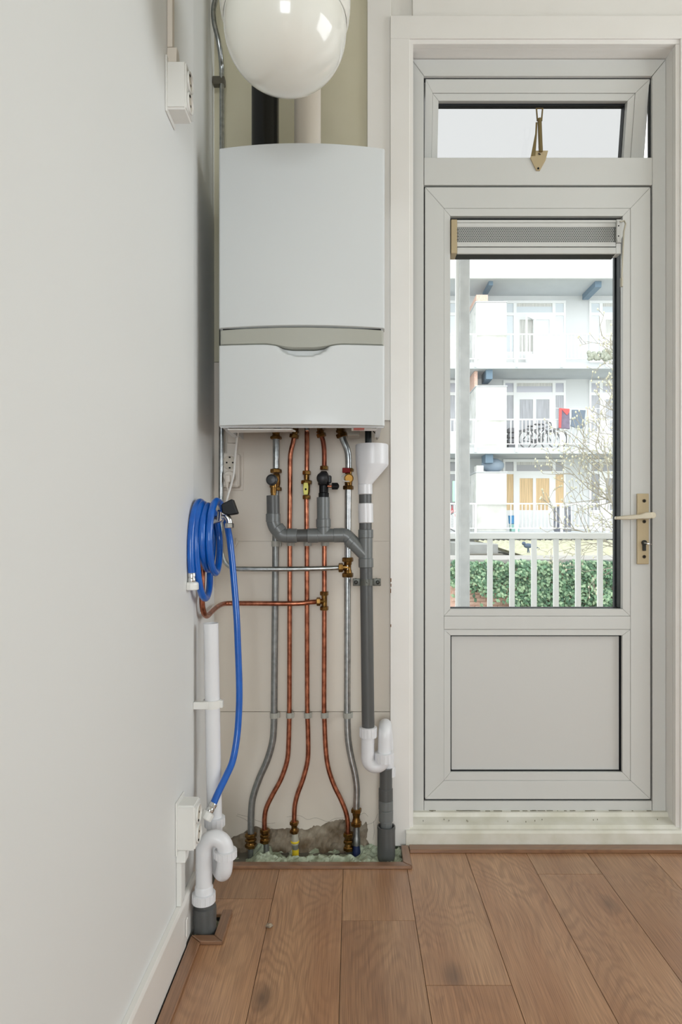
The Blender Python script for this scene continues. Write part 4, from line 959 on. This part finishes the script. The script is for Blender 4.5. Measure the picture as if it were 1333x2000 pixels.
m = MB(); wnut(m, P(751,1478.5,DGp), UP, .0292, .030); tpart('union_nut', m)
m = MB()
dT = 2.042
ar = [P(751.3,1475,DGp), P(751.8,1440,DGp)]+[Vector((P(751.9,1440,DGp).x+.006*k/12, (DGp+dT)/2-(dT-DGp)/2*math.cos(math.pi*k/12), ZP(1437,DGp)+.022*math.sin(math.pi*k/12))) for k in range(1, 13)]+[P(756.5,1455,dT), P(757.3,1500,dT)]
m.tube(ar, rT, 24); tpart('trap_arch', m)
m = MB(); wnut(m, P(759.5,1507,dT), UP, .0212, .028); tpart('union_nut', m)
seg('lower_pipe', [(754.5,1500,2.03),(754.2,1550,2.03)], RG, M_greyd, 2.03)
def sl2(y0, y1, r, mm, x=754, D=2.03, name='pipe_socket'):
    m = MB(); a, b = P(x, y1, D), P(x, y0, D); L = (b-a).length
    m.lathe([(r-.0022, 0), (r, .002), (r, L-.002), (r-.0022, L)], a, b-a, 28); return m.build(name, mm, gw)
sl2(1539, 1563, .0222, M_greyd); sl2(1562, 1581, .0228, M_grey, 754); sl2(1581, 1604, .0226, M_grey, 754.4)
sl2(1602, 1630, .0192, M_grey, 755, 2.025, 'lower_pipe')
m = MB(); a, b = P(755,1692,2.02), P(755,1613,2.02); hollow(m, a, b, .0278, .0235, 32); m.cyl(P(755,1690,2.02), P(755,1629,2.02), .0236, 24); m.lathe([(.0285, 0), (.0285, .004)], P(755,1618,2.02), UP, 32, caps=False); m.build('floor_socket', M_greyd, gw)
# ================================================================ OUTSIDE
M_ren = mat('white_render', (216,219,220), .85, var=.3, vscale=1.2, vcol=(192,197,198))
M_slab = mat('balcony_concrete', (198,203,207), .85, var=.3, vscale=2, vcol=(176,182,188))
M_frm = mat('white_window_frame', (236,238,238), .5)
M_rail = mat('white_railing_paint', (238,240,240), .5)
M_closet = mat('white_closet_panel', (230,231,229), .7, var=.6, vscale=2.2, vcol=(182,184,176))
M_brick = mat('pink_brick', (226,194,180), .9, var=.5, vscale=20, vcol=(196,150,130))
M_blueb = mat('blue_steel_beam', (104,128,148), .6, var=.4, vscale=10, vcol=(110,130,146))
M_post = mat('balcony_post', (212,214,216), .55, var=.4, vscale=18, vcol=(170,174,178))
M_conc = mat('own_balcony_concrete', (190,188,182), .8, var=.3, vscale=6)
# own balcony
m = MB(); m.box((-.8, 2.34, -.14), (3.4, 3.34, -.02)); tag(m.build('balcony_floor', M_conc), kind='structure')
m = MB(); m.box((-3, 2.345, -2.6), (3.4, 2.45, -.141)); m.box((XR+.15, 2.26, -2.6), (6.5, 2.5, 4.2)); m.box((-5, 2.345, -2.6), (-.85, 2.5, 4.2)); tag(m.build('wall_outside', M_ren), kind='structure')
m = MB(); m.box((-5, 2.20, ZC+.1), (6.5, 2.34, 4.2)); m.box((-.6, DR-.15, ZC+.1), (XR+.15, 2.34, 3.02)); tag(m.build('wall_outside_upper', M_ren), kind='structure')
m = MB(); m.box((-.8, 3.10, 2.62), (3.4, 3.20, 2.72), .004); m.box((-.8, 2.345, 2.62), (-.74, 3.099, 2.72), .004); m.box((3.34, 2.345, 2.62), (3.4, 3.099, 2.72), .004); tag(m.build('balcony_beam', M_rail), kind='structure')
DR2 = 3.2
rl = thing('balcony_railing', P(1045, 1300, DR2), 'white metal railing of the near balcony, right outside the door', 'railing')
m = MB(); m.box((-.75, DR2-.03, ZP(1053,DR2-.03)), (3.3, DR2+.03, ZP(1040,DR2-.03)), .004); m.build('top_rail', M_rail, rl)
m = MB(); m.box((-.75, DR2-.012, .07), (3.3, DR2+.012, .10), .003); m.build('bottom_rail', M_rail, rl)
px = 957.6-43*13
while px < 1333+43*8:
    if abs(px-914.6) > 1:
        x = XP(px, DR2); m = MB(); m.box((x-.0125, DR2-.008, .1003), (x+.0125, DR2+.008, ZP(1053,DR2-.03)-.0003), .001); m.build('baluster', M_rail, rl)
    px += 43
m = MB(); a, b = XP(898,3.13), XP(918.5,3.13); m.box((a, 3.13, -.0195), (b, 3.165, 2.619), .003)
po = m.build('balcony_post', M_post); tag(po, 'tall grey balcony post left in the door glass, in front of the railing', 'post')
m = MB(); m.box((XP(891.5,3.135), 3.14, -.0195), (XP(897.2,3.14), 3.165, 2.619), .001); tag(m.build('balcony_post', M_rail), 'narrow white strip post beside the grey balcony post', 'post')
# --- apartment block opposite
DFb, DWb = 22.0, 23.5
sf, sw = F/DFb, F/DWb
ab = thing('apartment_building', (6.5, DWb, -2.5), 'white apartment block opposite with three balcony storeys seen through the door', 'building')
def bpart(name, mm, *boxes, bev=0):
    m = MB()
    for a, b in boxes: m.box(a, b, bev)
    return m.build(name, mm, ab)
XBL, XBR = -9.5, 26
bpart('facade', M_ren, ((XBL, DWb, -2.5), (XBR, DWb+6, 9.66)))
FL = [6.76, 3.88, 1.03]
for z in FL: bpart('balcony_slab', M_slab, ((XBL, DFb-.02, z-.21), (XBR, DWb+.01, z)))
bpart('roof_overhang', M_slab, ((XBL, DFb-.15, ZP(543,DFb-.15)), (XBR, DWb+6, ZP(543,DFb-.15)+.14)))
bpart('fascia', M_ren, ((XBL, DFb-.2, ZP(543,DFb-.2)-.005), (XBR, DFb-.1, 10.45)))
bpart('roof', M_ren, ((XBL, DFb-.1, 10.3), (XBR, DWb+6, 10.4)))
def beam(pxf, zc, h, hgt=.16, wd=.2):
    x = (pxf-CX)/sf
    return bpart('ceiling_beam', M_blueb, ((x-wd/2, DFb+.12, zc-hgt), (x+wd/2, DFb+h, zc-.001)))
zc0 = ZP(543, DFb-.15)
beam(1172, zc0, 1.35, .2, .22); beam(961, zc0, 1.2, .14, .14); beam(958, FL[0]-.21, .9, .32, .22); beam(958, FL[1]-.21, .8, .30, .26)
beam(700, zc0, 1.35, .2, .22); beam(700, FL[0]-.21, .9)
# closets and window units per storey
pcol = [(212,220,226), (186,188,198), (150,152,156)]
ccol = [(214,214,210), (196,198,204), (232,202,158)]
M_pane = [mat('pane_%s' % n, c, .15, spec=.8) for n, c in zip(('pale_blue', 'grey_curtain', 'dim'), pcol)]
M_cur = [mat('curtain_%s' % n, c, .8, var=.8, vscale=4, stretch=(6, 1, .3), vcol=[q*.82 for q in c]) for n, c in zip(('light', 'grey', 'tan'), ccol)]
def pane_box(x0, x1, y0, y1, fl, mm, parent, name='pane', d=.02):
    """x in wall-plane pixels, y in pixels above the floor line"""
    m = MB(); m.box((XP(x0,DWb), DWb-d, fl+y0/sw), (XP(x1,DWb), DWb-d+.015, fl+y1/sw)); return m.build(name, mm, parent)
def unit(x, fl, st, mirror=False, opened=False, plain=False):
    """one glazed front: side light, door pair under a transom, side light"""
    def X(q): return x+(q if not mirror else 122-q)
    def bb(q0, q1, y0, y1, d0=.05, d1=.0): a, b = sorted((X(q0), X(q1))); return ((XP(a,DWb), DWb-d0, fl+y0/sw), (XP(b,DWb), DWb-d1+.002, fl+y1/sw))
    fb = [bb(0,122,136,141,.07), bb(0,4,0,136), bb(118,122,0,136), bb(20,26,0,136,.055), bb(96,102,0,136,.055), bb(4,20,112,118), bb(102,118,112,118), bb(26,96,112,118),
          bb(4,20,0,42,.03), bb(102,118,0,42,.03), bb(26,32,0,112), bb(58,64,0,112), bb(90,96,0,112), bb(32,58,104,112), bb(64,90,104,112), bb(32,58,0,42,.04), bb(64,90,0,42,.04)]
    fm = MB()
    for a, b in fb: fm.box(a, b)
    f = fm.build('window_front', M_frm, ab)
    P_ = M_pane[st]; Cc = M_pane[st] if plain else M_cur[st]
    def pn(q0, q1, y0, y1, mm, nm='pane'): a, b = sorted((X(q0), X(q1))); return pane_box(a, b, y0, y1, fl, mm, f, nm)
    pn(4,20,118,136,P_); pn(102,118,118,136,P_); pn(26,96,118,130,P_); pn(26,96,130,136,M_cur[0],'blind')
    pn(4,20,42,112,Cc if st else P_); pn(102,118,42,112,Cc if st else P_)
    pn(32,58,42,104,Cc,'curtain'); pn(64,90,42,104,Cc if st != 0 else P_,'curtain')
    if opened:
        o = MB(); a = Vector((XP(X(32),DWb), DWb-.05, fl)); 
        import math as _m
        an = _m.radians(-118); dx, dy = _m.cos(an)*.55, _m.sin(an)*.55
        b = Vector((XP(X(60),DWb), DWb-.05, fl)); e = b+Vector((-.42,-.42,0)); H = 108/sw
        def q(t0, t1, z0, z1):
            p, r = b+(e-b)*t0, b+(e-b)*t1; o.prism([(p.x, p.y), (r.x, r.y), (r.x+.03, r.y-.03), (p.x+.03, p.y-.03)], 'z', fl+z0, fl+z1)
        q(0,.12,.02,H); q(.88,1,.02,H); q(.12,.88,H-.1,H); q(.12,.88,.02,.1+.55); o.build('open_door', M_frm, ab)
for k, fl in enumerate(FL):
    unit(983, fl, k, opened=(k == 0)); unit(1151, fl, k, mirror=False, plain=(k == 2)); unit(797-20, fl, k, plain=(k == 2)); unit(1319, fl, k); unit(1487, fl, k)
    xa, xb = XP(931,DFb), XP(991,DFb); top = [fl+2.05, fl+2.07, fl+2.0][k]
    m = MB(); m.box((xa, DFb+.04, fl+.001), (xb, DWb, top), .01); c = m.build('closet', M_closet, ab); tag(c, 'white storage closet dividing the balcony')
    m = MB(); m.box((xa-.02, DFb+.02, top+.001), (xb+.02, DWb, top+.04), .005); m.build('closet_lid', M_slab, c)
    m = MB()
    for zz in (.3, 1.0, 1.7):
        m.box((xa-.012, DFb+.25, fl+zz), (xa-.002, DFb+.29, fl+zz+.07)); m.box((xa-.012, DFb+1.1, fl+zz), (xa-.002, DFb+1.14, fl+zz+.07))
    m.build('closet_hinge', M_slab, c)
bpart('brick_partition', M_brick, ((XP(931,DFb)+.02, DFb+.12, FL[0]+2.10), (XP(955,DFb), DWb, FL[0]+2.34)))
bpart('brick_partition', M_brick, ((XP(931,DFb)-.01, DFb+.3, FL[1]+2.12), (XP(931,DFb)+.1, DWb, FL[0]-.22)))
bpart('ground_facade_grey', mat('grey_low_wall', (150,152,150), .9), ((XBL, DFb+.3, -2.5), (9.2, DFb+.5, .75)))
# railings opposite
side = ['top', 'middle', 'lower']
rlab = ['white railing of the top balcony opposite', 'white railing of the middle balcony opposite, behind the laundry', 'white railing of the lowest balcony opposite, behind the bare tree']
bal = bpy.data.meshes.new('baluster_mesh'); t = MB(); t.box((-.014, -.01, 0), (.014, .01, .78)); t.bm.to_mesh(bal); t.bm.free(); bal.materials.append(M_rail)
for k, fl in enumerate(FL):
    r_ = thing('balcony_railing', (7.5, DFb-.03, fl), rlab[k], 'railing', 'railings of the block opposite')
    del r_['group']
    y = DFb-.03
    m = MB(); m.box((XBL, y-.02, fl+.92), (22, y+.02, fl+.965)); m.build('top_rail', M_rail, r_)
    m = MB(); m.box((XBL, y-.015, fl+.10), (22, y+.015, fl+.13)); m.build('bottom_rail', M_rail, r_)
    for px in range(835, 2000, 88):
        if px in (931-8,): px = 931
        x = XP(px-2, DFb); m = MB(); m.box((x-.04, y-.03, fl-.16), (x+.04, y+.03, fl+.965)); m.build('post', M_rail, r_)
    x = XP(880, DFb)
    while x < 9.6:
        if not (XP(930,DFb) < x < XP(992,DFb)):
            b = bpy.data.objects.new('baluster', bal); C.objects.link(b); b.parent = r_; b.location = (x-7.5, 0, .13); ORG[b.name] = Vector((0,0,0))
        x += .128
# laundry on the middle balcony
line = MB(); line.tube([P(1085,797,DFb-.25), P(1128,799,DFb-.25), P(1200,797,DFb-.25)], .008, 6)
line.tube([P(1085,797,DFb-.25), Vector((XP(1085,DFb), DFb-.05, FL[1]+.965))], .01, 5); line.tube([P(1200,797,DFb-.25), Vector((XP(1200,DFb), DFb-.05, FL[1]+.965))], .01, 5)
thing_mesh('clothesline', line, M_rail, 'thin white clothesline above the middle balcony railing opposite', 'clothesline')
def garment(poly, d, mm, name, label, inner=None):
    m = MB(); pts = [(XP(a,d), ZP(b,d)) for a, b in poly]; n = len(pts)
    m.prism(pts, 'y', d, d+.05, .01); o = m.build(name, mm); tag(o, label, 'garment'); ORG[o.name] = Vector((0,0,0))
    if inner:
        q = MB(); q.prism([(XP(a,d), ZP(b,d)) for a, b in inner[0]], 'y', d-.02, d-.002, .004); i = q.build(inner[2], inner[1], o)
    return o
M_dk = mat('dark_cloth', (128,118,138), .9, var=.5, vscale=6); M_rd = mat('red_cloth', (214,96,96), .9); M_nv = mat('slate_cloth', (112,124,140), .9, var=.5, vscale=6, vcol=(110,120,134)); M_wc = mat('pale_cloth', (226,230,240), .9)
garment([(1093,798),(1113,799),(1114,838),(1092,836)], DFb-.30, M_dk, 'jacket', 'dark jacket with red hood hung out on the middle balcony opposite', ([(1092.5,797),(1113,798.5),(1113,804),(1108,811),(1103,806),(1098,800),(1096.5,836),(1092,835.5)], M_rd, 'hood'))
garment([(1118,800),(1145,801),(1144,808),(1142,824),(1144,832),(1137,837),(1124,835),(1115.5,832),(1118,822)], DFb-.30, M_nv, 'sweatshirt', 'slate sweatshirt hung out on the middle balcony opposite')
garment([(1148,799),(1152,799),(1154,806),(1161,806),(1163,799),(1166,800),(1165,824),(1150,824)], DFb-.30, M_wc, 'undershirt', 'pale undershirt with orange trim hung out on the middle balcony opposite', ([(1148,799),(1149.3,799),(1149.6,822),(1148.2,822)], mat('orange_trim', (240,176,150), .9), 'trim_band'))
# bicycles
def bicycle(x0, x1, zf, y, r, colr, label, mmt=None):
    M_b = mat('bicycle_'+colr[0], colr[1], .5); ty = mat('tyre', (112,112,114), .8)
    b = thing('bicycle', ((x0+x1)/2, y, zf), label, 'bicycle'); z = zf+r
    for x in (x0, x1):
        m = MB(); m.tube([(x+r*math.cos(2*math.pi*k/28), y, z+r*math.sin(2*math.pi*k/28)) for k in range(28)], .020, 6, closed=True)
        wh = m.build('wheel', ty, b)
        m = MB()
        for k in range(7): a = math.pi*k/7; m.tube([(x-r*math.cos(a), y, z-r*math.sin(a)), (x+r*math.cos(a), y, z+r*math.sin(a))], .003, 4)
        m.build('spokes', M_slab, wh)
    L = x1-x0; bbk = Vector((x0+L*.44, y, z-.03)); seat = Vector((x0+L*.30, y, z+.46)); head = Vector((x0+L*.80, y, z+.45)); hb = Vector((x0+L*.78, y, z+.56))
    m = MB()
    for p, q in ((bbk, seat), (bbk, head), (seat-Vector((-.02,0,.1)), head), (Vector((x0, y, z)), bbk), (Vector((x0, y, z)), seat-Vector((-.02,0,.08))), (head, Vector((x1, y, z))), (head, hb)): m.tube([p, q], .018, 6)
    m.build('frame', M_b, b)
    m = MB(); m.tube([hb+Vector((-.16,.2,.02)), hb, hb+Vector((-.16,-.2,.02))], .014, 6); m.build('handlebar', ty, b)
    m = MB(); m.sphere(seat+Vector((0,0,.05)), .1, 10, (1.2, .7, .35)); m.build('saddle', ty, b)
    m = MB(); m.cyl(bbk+Vector((0,-.03,0)), bbk+Vector((0,.03,0)), .09, 12); m.build('chainring', ty, b)
    m = MB()
    for x in (x0, x1): m.tube([(x+(r+.04)*math.cos(a), y, z+(r+.04)*math.sin(a)) for a in [math.radians(20+140*k/10) for k in range(11)]], .014, 5)
    m.build('mudguard', M_b, b)
rr_ = .33
bicycle(XP(1033,22.35), XP(1089,22.35), FL[1]+.002, 22.35, rr_, ('grey', (120,122,124)), 'grey bicycle on the middle balcony opposite, below the laundry')
bicycle(XP(1020,22.75), XP(1076,22.75), FL[1]+.002, 22.75, rr_, ('dark', (84,84,88)), 'dark bicycle on the middle balcony opposite, behind the grey bicycle')
bicycle(XP(846,22.5), XP(894,22.5), FL[2]+.002, 22.5, .34, ('red', (214,96,104)), 'red bicycle on the lowest balcony opposite, left of the grey post')
M_crate = mat('dark_crate', (124,124,130), .7)
for i in range(4):
    m = MB(); x0, x1 = XP(993,22.3), XP(1010,22.3); z0 = FL[1]+.002+.18*i
    m.box((x0, 22.2, z0), (x1, 22.5, z0+.16), .02)
    tag(m.build('crate', M_crate), ['dark crate beside the middle balcony closet, lowest of its stack', 'dark crate beside the middle balcony closet, second from the bottom', 'dark crate beside the middle balcony closet, second from the top', 'dark crate beside the middle balcony closet, topmost of its stack'][i], 'crate', 'crates on the middle balcony')
m = MB(); m.lathe([(.12, 0), (.15, .02), (.17, .28), (.18, .29), (.16, .29), (.14, .03)], (XP(1003,22.3), 22.3, FL[2]+.26), UP, 16); tag(m.build('bucket', mat('blue_plastic', (90,160,214), .5)), 'blue bucket on the lowest balcony opposite beside the closet', 'bucket')
m = MB(); m.box((XP(997,22.4), 22.18, FL[2]+.002), (XP(1012,22.4), 22.5, FL[2]+.25), .01); tag(m.build('storage_box', mat('mint_plastic', (170,218,208), .5)), 'mint green box under the blue bucket on the lowest balcony opposite', 'box')
m = MB(); m.box((XP(1086,22.3), 22.15, FL[2]+.002), (XP(1115,22.3), 22.55, FL[2]+.86), .03); cr = m.build('storage_bin', mat('slate_bin', (112,116,132), .7, var=.8, vscale=9, vcol=(176,180,190))); tag(cr, 'slate grey bin on the lowest balcony opposite, behind the tree twigs', 'bin')
m = MB(); m.box((XP(883,22.1), 21.9, ZP(980,22)), (XP(897,22.1), 21.95, ZP(940,22)), .01); tag(m.build('towel', mat('mint_cloth', (176,232,198), .9)), 'mint green towel hung out left of the grey balcony post', 'towel')
m = MB(); m.sphere((XP(963,22.6), 22.6, FL[2]+2.04+.26), .3, 14, (1.35, .9, .85)); tag(m.build('plastic_bag', mat('grey_blue_bag', (140,156,172), .5, bump=1, bscale=8)), 'grey-blue bag lying on top of the lowest closet opposite', 'bag')
m = MB(); m.box((XP(929,22.3), 22.1, FL[2]+2.042), (XP(943,22.3), 22.5, FL[2]+2.25), .01); tag(m.build('storage_box', M_closet), 'small white box lying on top of the lowest closet opposite', 'box')
m = MB()
for k in range(26):
    x = XP(random.uniform(1144,1196),22.1); m.sphere((x, 21.88, FL[0]+random.uniform(.08,.34)), random.uniform(.06,.11), 6)
tag(m.build('balcony_plant', mat('dry_grey_plant', (176,180,168), .9, var=.8, vscale=12, vcol=(130,136,122))), 'grey-green plant trailing along the railing of the top balcony opposite', 'plant')
# --- ground, low roofs, ivy
m = MB(); m.box((-30, 2.6, -2.7), (60, 60, -2.5)); tag(m.build('ground', mat('garden_soil', (150,146,130), .95, var=.6, vscale=3, vcol=(110,120,90))), kind='structure')
sh = thing('garden_shed', (5, 16, -2.5), 'long low shed with a pale yellow-green corrugated roof behind the ivy', 'shed')
M_roof = mat('mossy_roof', (202,202,182), .9, var=.8, vscale=3.5, vcol=(176,174,142))
xs0, xs1 = XP(975,17), 16.0; n = 150; vs = []
for i in range(n+1):
    x = xs0+(xs1-xs0)*i/n; w_ = .03*math.cos(i*math.pi)
    vs += [(x, 14.6, ZP(1087,14.6)+w_), (x, 20.4, ZP(1056,20.4)+w_), (x, 14.6, ZP(1087,14.6)+w_-.05), (x, 20.4, ZP(1056,20.4)+w_-.05)]
fs = []
for i in range(n):
    a = i*4; b = a+4; fs += [(a, b, b+1, a+1), (a+2, a+3, b+3, b+2), (a, a+2, b+2, b), (a+1, b+1, b+3, a+3)]
m = MB(); m._add(vs, fs); m.build('corrugated_roof', M_roof, sh)
m = MB(); m.box((xs0+.1, 14.8, -2.5), (xs1-.1, 20.2, ZP(1090,14.6)-.02)); m.build('shed_wall', M_ren, sh)
gs = thing('garden_shed', (2.8, 16, -2.5), 'low grey flat-roofed shed left of the corrugated roof', 'shed')
M_gs = mat('grey_shed', (158,160,158), .9, var=.3, vscale=4)
m = MB(); m.box((XP(915,15), 14.9, -2.5), (XP(972,15), 19, ZP(1062,15)), .02); m.build('shed_wall', M_gs, gs)
m = MB(); m.box((XP(917,14.8), 14.6, -2.5), (XP(967,14.6), 14.88, ZP(1086,14.6)), .01); m.box((XP(912,14.6), 14.5, ZP(1086,14.6)+.001), (XP(982,14.6), 14.89, ZP(1083,14.6)+.02), .01); m.build('shed_ledge', mat('dark_ledge', (110,108,100), .9), gs)
br_ = thing('garden_wall', (4, 12.3, -2.5), 'brick garden wall overgrown with ivy below the railing', 'wall')
m = MB(); m.box((XP(880,12.2), 12.25, -2.5), (14, 12.55, ZP(1101,12.2))); m.build('wall_core', M_brick, br_)
m = MB(); m.box((XP(878,12.2), 12.15, ZP(1101,12.2)+.001), (14, 12.7, ZP(1092,12.2)), .01); m.box((XP(880,12.6), 12.8, ZP(1094,12.8)), (14, 14.4, ZP(1090,12.8))); m.build('coping', mat('grey_coping', (176,174,170), .9, var=.4, vscale=5), br_)
# individual bricks where the ivy leaves them bare (lower left)
bkm = bpy.data.meshes.new('brick_mesh'); t = MB(); t.box((-.10, -.02, -.029), (.10, .02, .029), .004); t.bm.to_mesh(bkm); t.bm.free(); bkm.materials.append(M_brick)
for r in range(11):
    for c in range(13):
        z = ZP(1200, 12.2)+.068*r; x = XP(884,12.2)+.105+c*.215+(.107 if r % 2 else 0)
        b = bpy.data.objects.new('brick', bkm); C.objects.link(b); b.parent = br_; b.location = Vector((x, 12.245, z))-Vector((4,12.3,-2.5)); b['kind'] = 'part' if False else ''
        del b['kind']; ORG[b.name] = Vector((0,0,0))
iv = MB(); ri = random.Random(21)
from mathutils import noise as mn
vsl, fsl, cols = [], [], []
nl = 0
while nl < 15000:
    x = ri.uniform(XP(880,12), XP(1500,12)); z = ri.uniform(-1.3, ZP(1096,12)+.02)
    px = CX+x*F/12; py = CY+(1-z)*F/12
    bare = smooth((py-1128-(px-885)*.22)/26)*(1 if px < 1000 else 0)
    if ri.random() < bare*.97: continue
    bump = mn.noise(Vector((x*2.3, z*2.3, 3)))
    topz = ZP(1099,12)+.06*mn.noise(Vector((x*3, 0, 9)))+.02
    if z > topz: continue
    y = 12.10-.30*abs(bump)-ri.uniform(0,.10)
    s = ri.uniform(.028,.058); nx_ = ri.gauss(0,.35); nz_ = ri.gauss(.45,.3)
    nrm = Vector((nx_, -1, nz_)).normalized(); u = nrm.cross(Vector((ri.uniform(-1,1),ri.uniform(-1,1),ri.uniform(-1,1)))).normalized(); v = nrm.cross(u)
    c = Vector((x, y, z)); b = len(vsl)
    vsl += [c-u*s, c-v*s*.7, c+u*s, c+v*s*.7, c+nrm*s*.25]
    fsl += [(b, b+1, b+4), (b+1, b+2, b+4), (b+2, b+3, b+4), (b+3, b, b+4)]
    nl += 1
iv._add(vsl, fsl)
def leafmat():
    m = bpy.data.materials.new('ivy_leaf'); m.use_nodes = True; nt = m.node_tree; b = nt.nodes['Principled BSDF']; b.inputs['Roughness'].default_value = .45
    g = nt.nodes.new('ShaderNodeNewGeometry'); r = nt.nodes.new('ShaderNodeValToRGB'); nt.links.new(g.outputs['Random Per Island'], r.inputs[0])
    e = r.color_ramp.elements; e[0].color = rgb(52,86,66); e[1].color = rgb(170,196,158); x = e.new(.5); x.color = rgb(98,138,104)
    nt.links.new(r.outputs[0], b.inputs['Base Color']); return m
o = iv.build('ivy', leafmat()); tag(o, 'dense green ivy covering the garden wall below the balcony railing', 'ivy', kind='stuff')
# bird on the roof
bd_ = MB(); c = P(1032, 1066, 15.2); bd_.sphere(c, .075, 12, (1.4,.8,.8)); bd_.sphere(c+Vector((-.10,0,.055)), .045, 10); bd_.prism([(c.x+.07, c.z-.015), (c.x+.26, c.z-.08), (c.x+.26, c.z-.05), (c.x+.07, c.z+.035)], 'y', c.y-.03, c.y+.03)
bd_.cyl(c+Vector((0,.03,-.16)), c, .012, 6); bd_.cyl(c+Vector((.02,-.03,-.16)), c, .012, 6)
bdo = bd_.build('bird', mat('slate_bird', (76,94,116), .6)); tag(bdo, 'small slate-coloured bird standing on the pale corrugated roof', 'bird')
# --- bare tree entering from the right
tree = thing('bare_tree', (XP(1290, 9.6), 9.6, -2.5), 'bare tree with grey twigs reaching in from the right in front of the block opposite', 'tree')
rt_ = random.Random(5)
M_bark = mat('grey_twig', (168,162,148), .9, var=.4, vscale=14, vcol=(136,130,116))
tw_ = MB(); lw = MB(); buds = []
def twig(mb, p, d, L, r, depth):
    n = max(4, int(L/.10)); pts = [p.copy()]; q = p.copy(); dd = d.normalized(); cur = Vector((rt_.uniform(-1,1), rt_.uniform(-.6,.6), rt_.uniform(-.3,1)))*.16
    kids = []
    for i in range(n):
        dd = (dd+cur*.35+Vector((rt_.gauss(0,.10), rt_.gauss(0,.08), rt_.gauss(.025,.09)))).normalized(); q = q+dd*(L/n); pts.append(q.copy())
        if depth > 0 and i > 0 and rt_.random() < .66: kids.append((q.copy(), dd.copy(), 1-i/n))
    mb.tube(pts, r, 5, radii=[max(.0035, r*(1-.75*i/n)) for i in range(n+1)])
    if depth <= 1: buds.append(pts[-1])
    for kp, kd, f in kids:
        side = kd.cross(Vector((0,1,0))).normalized()*rt_.choice((-1,1)); nd = kd*.75+side*rt_.uniform(.5,.95)+Vector((0,rt_.uniform(-.3,.3),.08))
        twig(mb if depth > 1 else tw_, kp, nd, L*rt_.uniform(.30,.52)*(.5+.5*f)+.08, max(.004, r*.5), depth-1)
tx, ty = XP(1290, 9.6), 9.6
trunk = [Vector((tx+.1, ty, -2.5)), Vector((tx+.05, ty, -1.2)), Vector((tx, ty, 0)), Vector((tx+.08, ty, 1.2)), Vector((tx+.0, ty, 2.6)), Vector((tx+.12, ty, 4.2))]
lw.tube(spline(trunk, 5), .09, 10, radii=[.10-.07*i/25 for i in range(26)])
for z, dx, dz, L, r in ((.45,-1,.10,1.9,.020),(.75,-1,.22,2.0,.022),(.62,-1,.02,1.7,.016),(1.25,-1,.10,1.5,.018),(1.05,-1,.30,1.8,.018),(1.6,-.9,.4,1.3,.015),(1.9,-1,.35,1.05,.014),(2.4,-.9,.4,1.0,.018),(2.9,-.9,.5,1.0,.016),(3.3,-.8,.6,1.1,.016),(1.4,1,.4,1.8,.028),(2.2,1,.5,1.6,.024)):
    twig(lw, Vector((tx, ty, z)), Vector((dx, rt_.uniform(-.25,.25), dz)), L, r, 3)
lw.build('trunk_and_boughs', M_bark, tree)
o = tw_.build('twigs', M_bark, tree); o['kind'] = 'stuff'
bm_ = MB()
for b in buds: 
    t = bmesh.new(); bmesh.ops.create_icosphere(t, subdivisions=1, radius=.013); bm_.merge(t, Matrix.Translation(b) @ Matrix.Diagonal((1,1,1.6,1)))
o = bm_.build('buds', mat('pale_bud', (206,204,180), .8), tree); o['kind'] = 'stuff'
